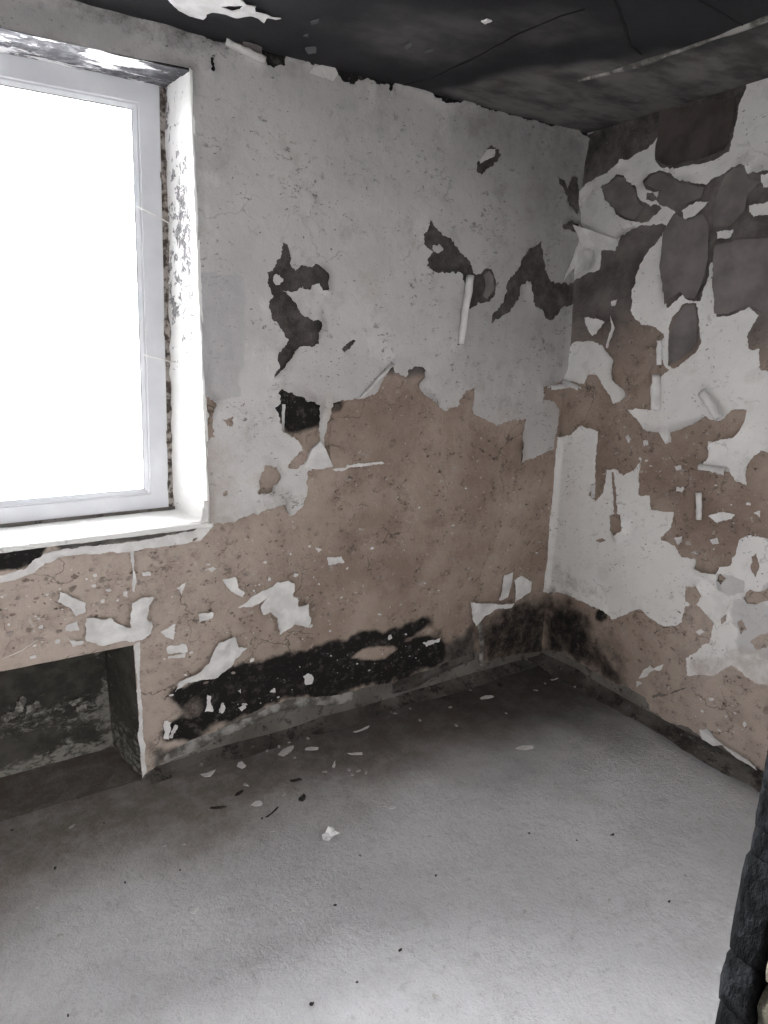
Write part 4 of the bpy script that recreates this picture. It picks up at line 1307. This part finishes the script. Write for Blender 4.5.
ridge('slab_seam', [(578, 80), (612, 72), (660, 57), (720, 36), (768, 18), (830, -6)], 0.016, 0.008, 'seam_mortar', 141)
ridge('ceiling_crack', [(375, 92), (430, 78), (470, 60), (520, 33), (560, 16), (585, 9)], 0.006, 0.003, 'black_gap', 143)
ridge('ceiling_crack', [(612, -8), (622, 20), (630, 45), (642, 54)], 0.007, 0.003, 'black_gap', 145)
ridge('ceiling_crack', [(690, -6), (720, 12), (745, 26)], 0.005, 0.003, 'black_gap', 147)
ridge('ceiling_joint', [(588, 133), (640, 120), (690, 104), (730, 92), (775, 78)], 0.006, 0.006, 'seam_mortar', 149)
ridge('ceiling_joint', [(470, 103), (510, 114), (560, 127), (584, 134)], 0.004, 0.005, 'black_gap', 151)
ce_flakes = [
    [(140, -40), (300, -60), (262, -14), (240, -4), (246, 2), (256, 3), (254, 8), (262, 10), (272, 15), (281, 15), (276, 17), (268, 16), (264, 22), (258, 17), (250, 14),
     (238, 14), (226, 10), (214, 10), (208, 12), (203, 18), (190, 15), (178, 9), (168, -2)],
    [(481, 20), (487, 18), (492, 20), (485, 23)], [(404, 43), (411, 40), (412, 42), (406, 45)], [(424, 47), (433, 46), (432, 49), (425, 49)], [(310, 20), (319, 18), (318, 21), (311, 23)],
    [(303, 35), (308, 33), (308, 36)], [(305, 46), (316, 45), (316, 50), (308, 50)],
]
hole_ce = CE([(221, 3), (228, 2), (243, 3), (240, 6), (232, 7), (226, 5)])
for k, f in enumerate(ce_flakes):
    sheet('paint_flake', SCE, [CE(f)]+([hole_ce] if k == 0 else []), 'paint_scrap' if k < 2 else 'ceiling_fleck', ceiling, 0.001, 0.003, lift=0.012, liftw=0.03, coarse=0.03, fine=0.012, seed=500+k, rough_amp=0.002)
flap('scorched_flap', SCE, [(243, 41), (252, 40), (262, 46), (262, 54), (252, 50), (243, 45)], [(243, 41), (262, 46)], 0.02, 'scorched_sheet', ceiling, base=0.002, seed=51)

# ------------------------------------------------------------------ remaining shell: left wall, door wall, corridor
wl = structure(boxes('wall_left', [(XL-0.2, XL, YF-DT-1.6, 0.0, -0.1, H+0.15)], 'plain_wall'))
wl['label'] = 'plain pale wall at the left of the room'
wf = structure(boxes('wall_front', [(XL, DX0, YF-DT, YF, -0.1, H+0.02), (DX1+0.02, 0.0, YF-DT, YF, -0.1, H+0.02), (DX0, DX1+0.02, YF-DT, YF, DZ+0.05, H+0.02)], 'plain_wall'))
wf['label'] = 'pale wall with the doorway the view looks through'
cw = structure(boxes('wall_corridor', [(XL-0.2, 0.25, YF-DT-1.6, YF-DT-1.4, -0.1, H+0.15), (0.0, 0.25, YF-DT-1.6, YF-DT, -0.1, H+0.15)], 'plain_wall'))
cw['label'] = 'pale corridor wall behind the doorway'
cf = structure(boxes('floor_corridor', [(XL, 0.0, YF-DT-1.4, YF-DT, -0.1, -0.004)], 'cement'))
cf['label'] = 'cement floor of the corridor'
cc = structure(boxes('ceiling_corridor', [(XL, 0.0, YF-DT-1.4, YF-DT, H, H+0.02)], 'plain_wall'))
cc['label'] = 'pale corridor ceiling'

# charred door frame beside the camera
door = bpy.data.objects.new('door_1', None); COL.objects.link(door)
door.location = ((DX0+DX1)/2, YF, 0)
door['kind'] = 'structure'
door['label'] = 'charred wooden door frame with cracked blocks of char beside the doorway'
bpy.context.view_layer.update()
DINV = door.matrix_world.inverted()


def lump(name, cx, cy, cz, sx, sy, sz, m, seed, rnd=0.35):
    """rounded, cracked block"""
    n = 6; V = []; F = []; idx = {}
    def vert(p):
        key = tuple(np.round(p, 5))
        if key not in idx:
            q = np.array(p); q2 = q/np.linalg.norm(q)*1.25
            q = q*(1-rnd)+np.clip(q2, -1, 1)*rnd
            w = 0.10*(fbm(np.array([q[0]*2.3+q[2]*1.7+seed]), np.array([q[1]*2.3-q[2]*1.1]), seed, 3)[0]-0.5)
            q = q*(1+w)
            idx[key] = len(V); V.append((cx+q[0]*sx/2, cy+q[1]*sy/2, cz+q[2]*sz/2))
        return idx[key]
    for ax in range(3):
        for s in (-1, 1):
            for i in range(n):
                for j in range(n):
                    quad = []
                    for (a, b) in ((i, j), (i+1, j), (i+1, j+1), (i, j+1)):
                        p = [0, 0, 0]; p[ax] = s; p[(ax+1) % 3] = -1+2*a/n; p[(ax+2) % 3] = -1+2*b/n
                        quad.append(vert(p))
                    F.append(tuple(quad if s > 0 else quad[::-1]))
    o = mk(name, V, F, m, None, True)
    o.parent = door; o.matrix_parent_inverse = DINV
    return o


JX = -1.79            # face of the right jamb
core = boxes('frame_core', [(JX+0.012, DX1+0.03, -2.092, -2.046, 0, DZ+0.05), (DX0-0.01, DX0+0.035, -2.092, -2.046, 0, DZ+0.05), (DX0, DX1+0.03, -2.092, -2.046, DZ, DZ+0.06)], 'char_wood')
core.parent = door; core.matrix_parent_inverse = DINV
rng = random.Random(5)
# visible blocks measured from the photograph (heights up the post)
zj = [0.0]
while zj[-1] < 0.70:
    zj.append(zj[-1]+rng.uniform(0.05, 0.11))
zj[-1] = 0.745
zj += [0.862, 0.935, 1.075, 1.115, 1.165, 1.25]
while zj[-1] < DZ-0.02:
    zj.append(zj[-1]+rng.uniform(0.05, 0.12))
for k in range(len(zj)-1):
    h = zj[k+1]-zj[k]
    j = rng.uniform(-0.004, 0.004)
    lump('char_block', JX+0.020+j, -2.068+rng.uniform(-0.003, 0.003), (zj[k]+zj[k+1])/2, 0.046, 0.042, h*1.03, 'char_wood', 600+k, 0.28)
for k in range(22):
    lump('char_block', DX0+0.022+rng.uniform(-0.004, 0.004), -2.069, 0.047+k*0.094, 0.05, 0.05, 0.096, 'char_wood', 700+k, 0.28)
# masonry of the jamb behind the frame
for k in range(28):
    lump('brick', JX+0.046+rng.uniform(-0.004, 0.004), -2.151+rng.uniform(-0.003, 0.003), 0.010+k*0.0735, 0.10, 0.125, 0.066, 'old_brick', 800+k, 0.25)
    lump('brick', JX+0.045+rng.uniform(-0.004, 0.004), -2.295, 0.038+k*0.0735, 0.10, 0.12, 0.066, 'old_brick', 900+k, 0.25)

# ------------------------------------------------------------------ debris on the floor
def chip(px, size, asp, rot, mat, name, label, cat, group=None, seed=0, bend=0.15, npt=8, hgt=0.0):
    x, y = SF.px([px])[0]
    rg = random.Random(seed)
    pts = []
    for k in range(npt):
        a = 2*math.pi*k/npt; r = 0.5*(0.65+0.6*rg.random())
        pts.append((math.cos(a)*r*size, math.sin(a)*r*size*asp))
    ca, sa = math.cos(rot), math.sin(rot)
    V = []; t = 0.0018
    ax = rg.uniform(0, math.pi); ca2, sa2 = math.cos(ax), math.sin(ax)

    def z(p):
        q = (p[0]*ca2+p[1]*sa2)/size
        return 0.0008+bend*size*(q*q*2.2+0.12*rg.random())
    ring_ = [(0, 0)]+[(p[0]*0.55, p[1]*0.55) for p in pts]+pts
    zs = [z(p)+hgt*rg.random() for p in ring_]
    for lay in (1, 0):
        for p, zz in zip(ring_, zs):
            V.append((p[0]*ca-p[1]*sa, p[0]*sa+p[1]*ca, zz+lay*t))
    m_ = len(ring_); F = []
    for k in range(npt):
        k2 = (k+1) % npt
        F += [(0, 1+k, 1+k2), (1+k, 1+npt+k, 1+npt+k2, 1+k2), (m_, m_+1+k2, m_+1+k), (m_+1+k, m_+1+k2, m_+1+npt+k2, m_+1+npt+k),
              (1+npt+k, m_+1+npt+k, m_+1+npt+k2, 1+npt+k2)]
    me = bpy.data.meshes.new(name)
    me.from_pydata(V, [], F); me.update()
    o = link(name, me, mat)
    zb = 0.0022*(float(fbm(np.array([x*14]), np.array([y*14]), 61, 4)[0])-0.5)*2+0.004*(float(fbm(np.array([x*2]), np.array([y*2]), 62, 3)[0])-0.5)*2-0.004
    o.location = (x, y, zb+0.0005)
    return tag(o, label, cat, group)


G1 = 'paint chips scattered on the floor'
chip((330, 836), 0.066, 0.75, 0.3, 'white_scrap', 'crumpled_scrap', 'bright white crumpled paint scrap lying alone on the light grey floor', 'paint scrap', None, 1, 0.22, 11, 0.012)
big = [((286, 751), 0.085, 0.38, 0.5, 'largest grey chip in the scatter below the black soot band'), ((312, 748), 0.070, 0.30, -0.5, 'long pale chip just right of the largest grey chip'),
       ((208, 774), 0.055, 0.6, 0.2, 'pale rounded chip nearest the niche corner'), ((242, 765), 0.042, 0.8, 1.2, 'small square pale chip between the niche corner and the scatter'),
       ((361, 730), 0.085, 0.16, 0.1, 'thin white sliver lying in the dark dust near the wall'), ((356, 753), 0.060, 0.28, -0.5, 'narrow chip with dark end right of the scatter'),
       ((334, 764), 0.050, 0.25, 0.9, 'slim slanting chip where brown dust turns to grey'), ((257, 803), 0.042, 0.75, -0.9, 'off-white chip on the edge of the shaded floor'),
       ((487, 697), 0.105, 0.30, -0.2, 'large grey chip on the dark floor near the room corner'), ((524, 748), 0.085, 0.36, -0.3, 'flat pale chip alone in the middle of the dark floor'),
       ((555, 679), 0.075, 0.15, 0.0, 'thin pale sliver closest to the room corner'), ((392, 807), 0.034, 0.6, 0.2, 'small white chip right of the crumpled scrap'),
       ((195, 910), 0.030, 0.6, 0.5, 'small white fleck on the bright floor at lower left')]
for k, (p, s, a, r, lab) in enumerate(big):
    chip(p, s, a, r, 'paint_scrap' if k not in (0,) else 'paint', 'paint_chip', lab, 'paint chip', G1, 20+k)
def zone(p):
    x, y = p
    if y < 760 and x > 440:
        return 'on the dark floor near the room corner'
    if y < 790 and x > 440:
        return 'where dark floor fades to grey near the right wall'
    if y < 790 and x < 320:
        return 'among the chips below the black soot band' if x > 200 else 'on the shaded floor in front of the niche'
    if y < 790:
        return 'on brown dust right of the chip scatter'
    if x > 640:
        return 'on grey floor close to the charred door frame'
    if y < 860:
        return 'on the edge of the shaded floor at left' if x < 230 else ('around the crumpled white scrap' if x < 400 else 'on bright floor right of the crumpled scrap')
    return 'on the bright floor at lower left' if x < 300 else 'on the bright floor at bottom centre'


G2 = 'tiny pale crumbs on the floor'
for k, p in enumerate([(289, 742), (279, 746), (299, 737), (267, 750), (246, 784), (284, 793), (349, 769), (358, 770), (366, 772), (352, 774), (295, 757), (308, 738), (325, 771), (570, 741), (536, 690),
                       (575, 686), (506, 713), (450, 707), (456, 725), (395, 713), (410, 708), (383, 805), (371, 829), (332, 848), (272, 830), (245, 842), (184, 844), (72, 826), (37, 905), (165, 690+155),
                       (545, 683), (585, 770), (700, 820), (690, 838), (722, 852), (686, 876), (430, 836), (525, 912), (436, 996), (610, 900), (290, 910), (60, 935), (420, 720), (470, 690)]):
    chip(p, 0.016+0.010*((k*37) % 10)/10, 0.6, k*1.3, 'floor_crumb', 'paint_crumb', 'tiny pale crumb of paint '+zone(p), 'paint crumb', G2, 50+k, 0.12, 6)
G3 = 'dark crumbs of char on the floor'
dk = [((217, 808), 0.060, 0.3, -0.4, 'long dark char flake on the floor below the niche corner'), ((239, 793), 0.045, 0.3, 0.4, 'dark char flake just above the long one'),
      ((296, 780), 0.042, 0.55, -0.3, 'dark round char flake below the chip scatter'), ((302, 798), 0.036, 0.8, 0.8, 'dark char lump with a short tail beside the bright floor'),
      ((273, 812), 0.080, 0.10, 0.5, 'thin dark splinter on the edge of the shaded floor'), ((312, 1004), 0.014, 0.6, 0.2, 'black crumb at the bottom of the floor'),
      ((612, 835), 0.018, 0.5, -0.2, 'black crumb on the right half of the floor'), ((669, 902), 0.016, 0.5, 0.1, 'black crumb near the charred door frame'),
      ((500, 685), 0.05, 0.5, 1.1, 'dark char flake on the dark floor near the room corner')]
for k, (p, s, a, r, lab) in enumerate(dk):
    chip(p, s, a, r, 'char_flake', 'char_flake', lab, 'char flake', G3, 150+k, 0.15, 7, 0.004)
for k, p in enumerate([(78, 798), (125, 882), (357, 982), (529, 833), (436, 875), (577, 840), (262, 818), (104, 823), (55, 868), (12, 830), (180, 690+180), (335, 905), (68, 1015), (400, 950), (360, 770+85)]):
    chip(p, 0.008+0.006*((k*13) % 5)/5, 0.6, k*1.7, 'char_flake', 'char_crumb', 'tiny black crumb of char '+zone(p), 'char crumb', 'tiny black crumbs on the floor', 180+k, 0.15, 6, 0.002)
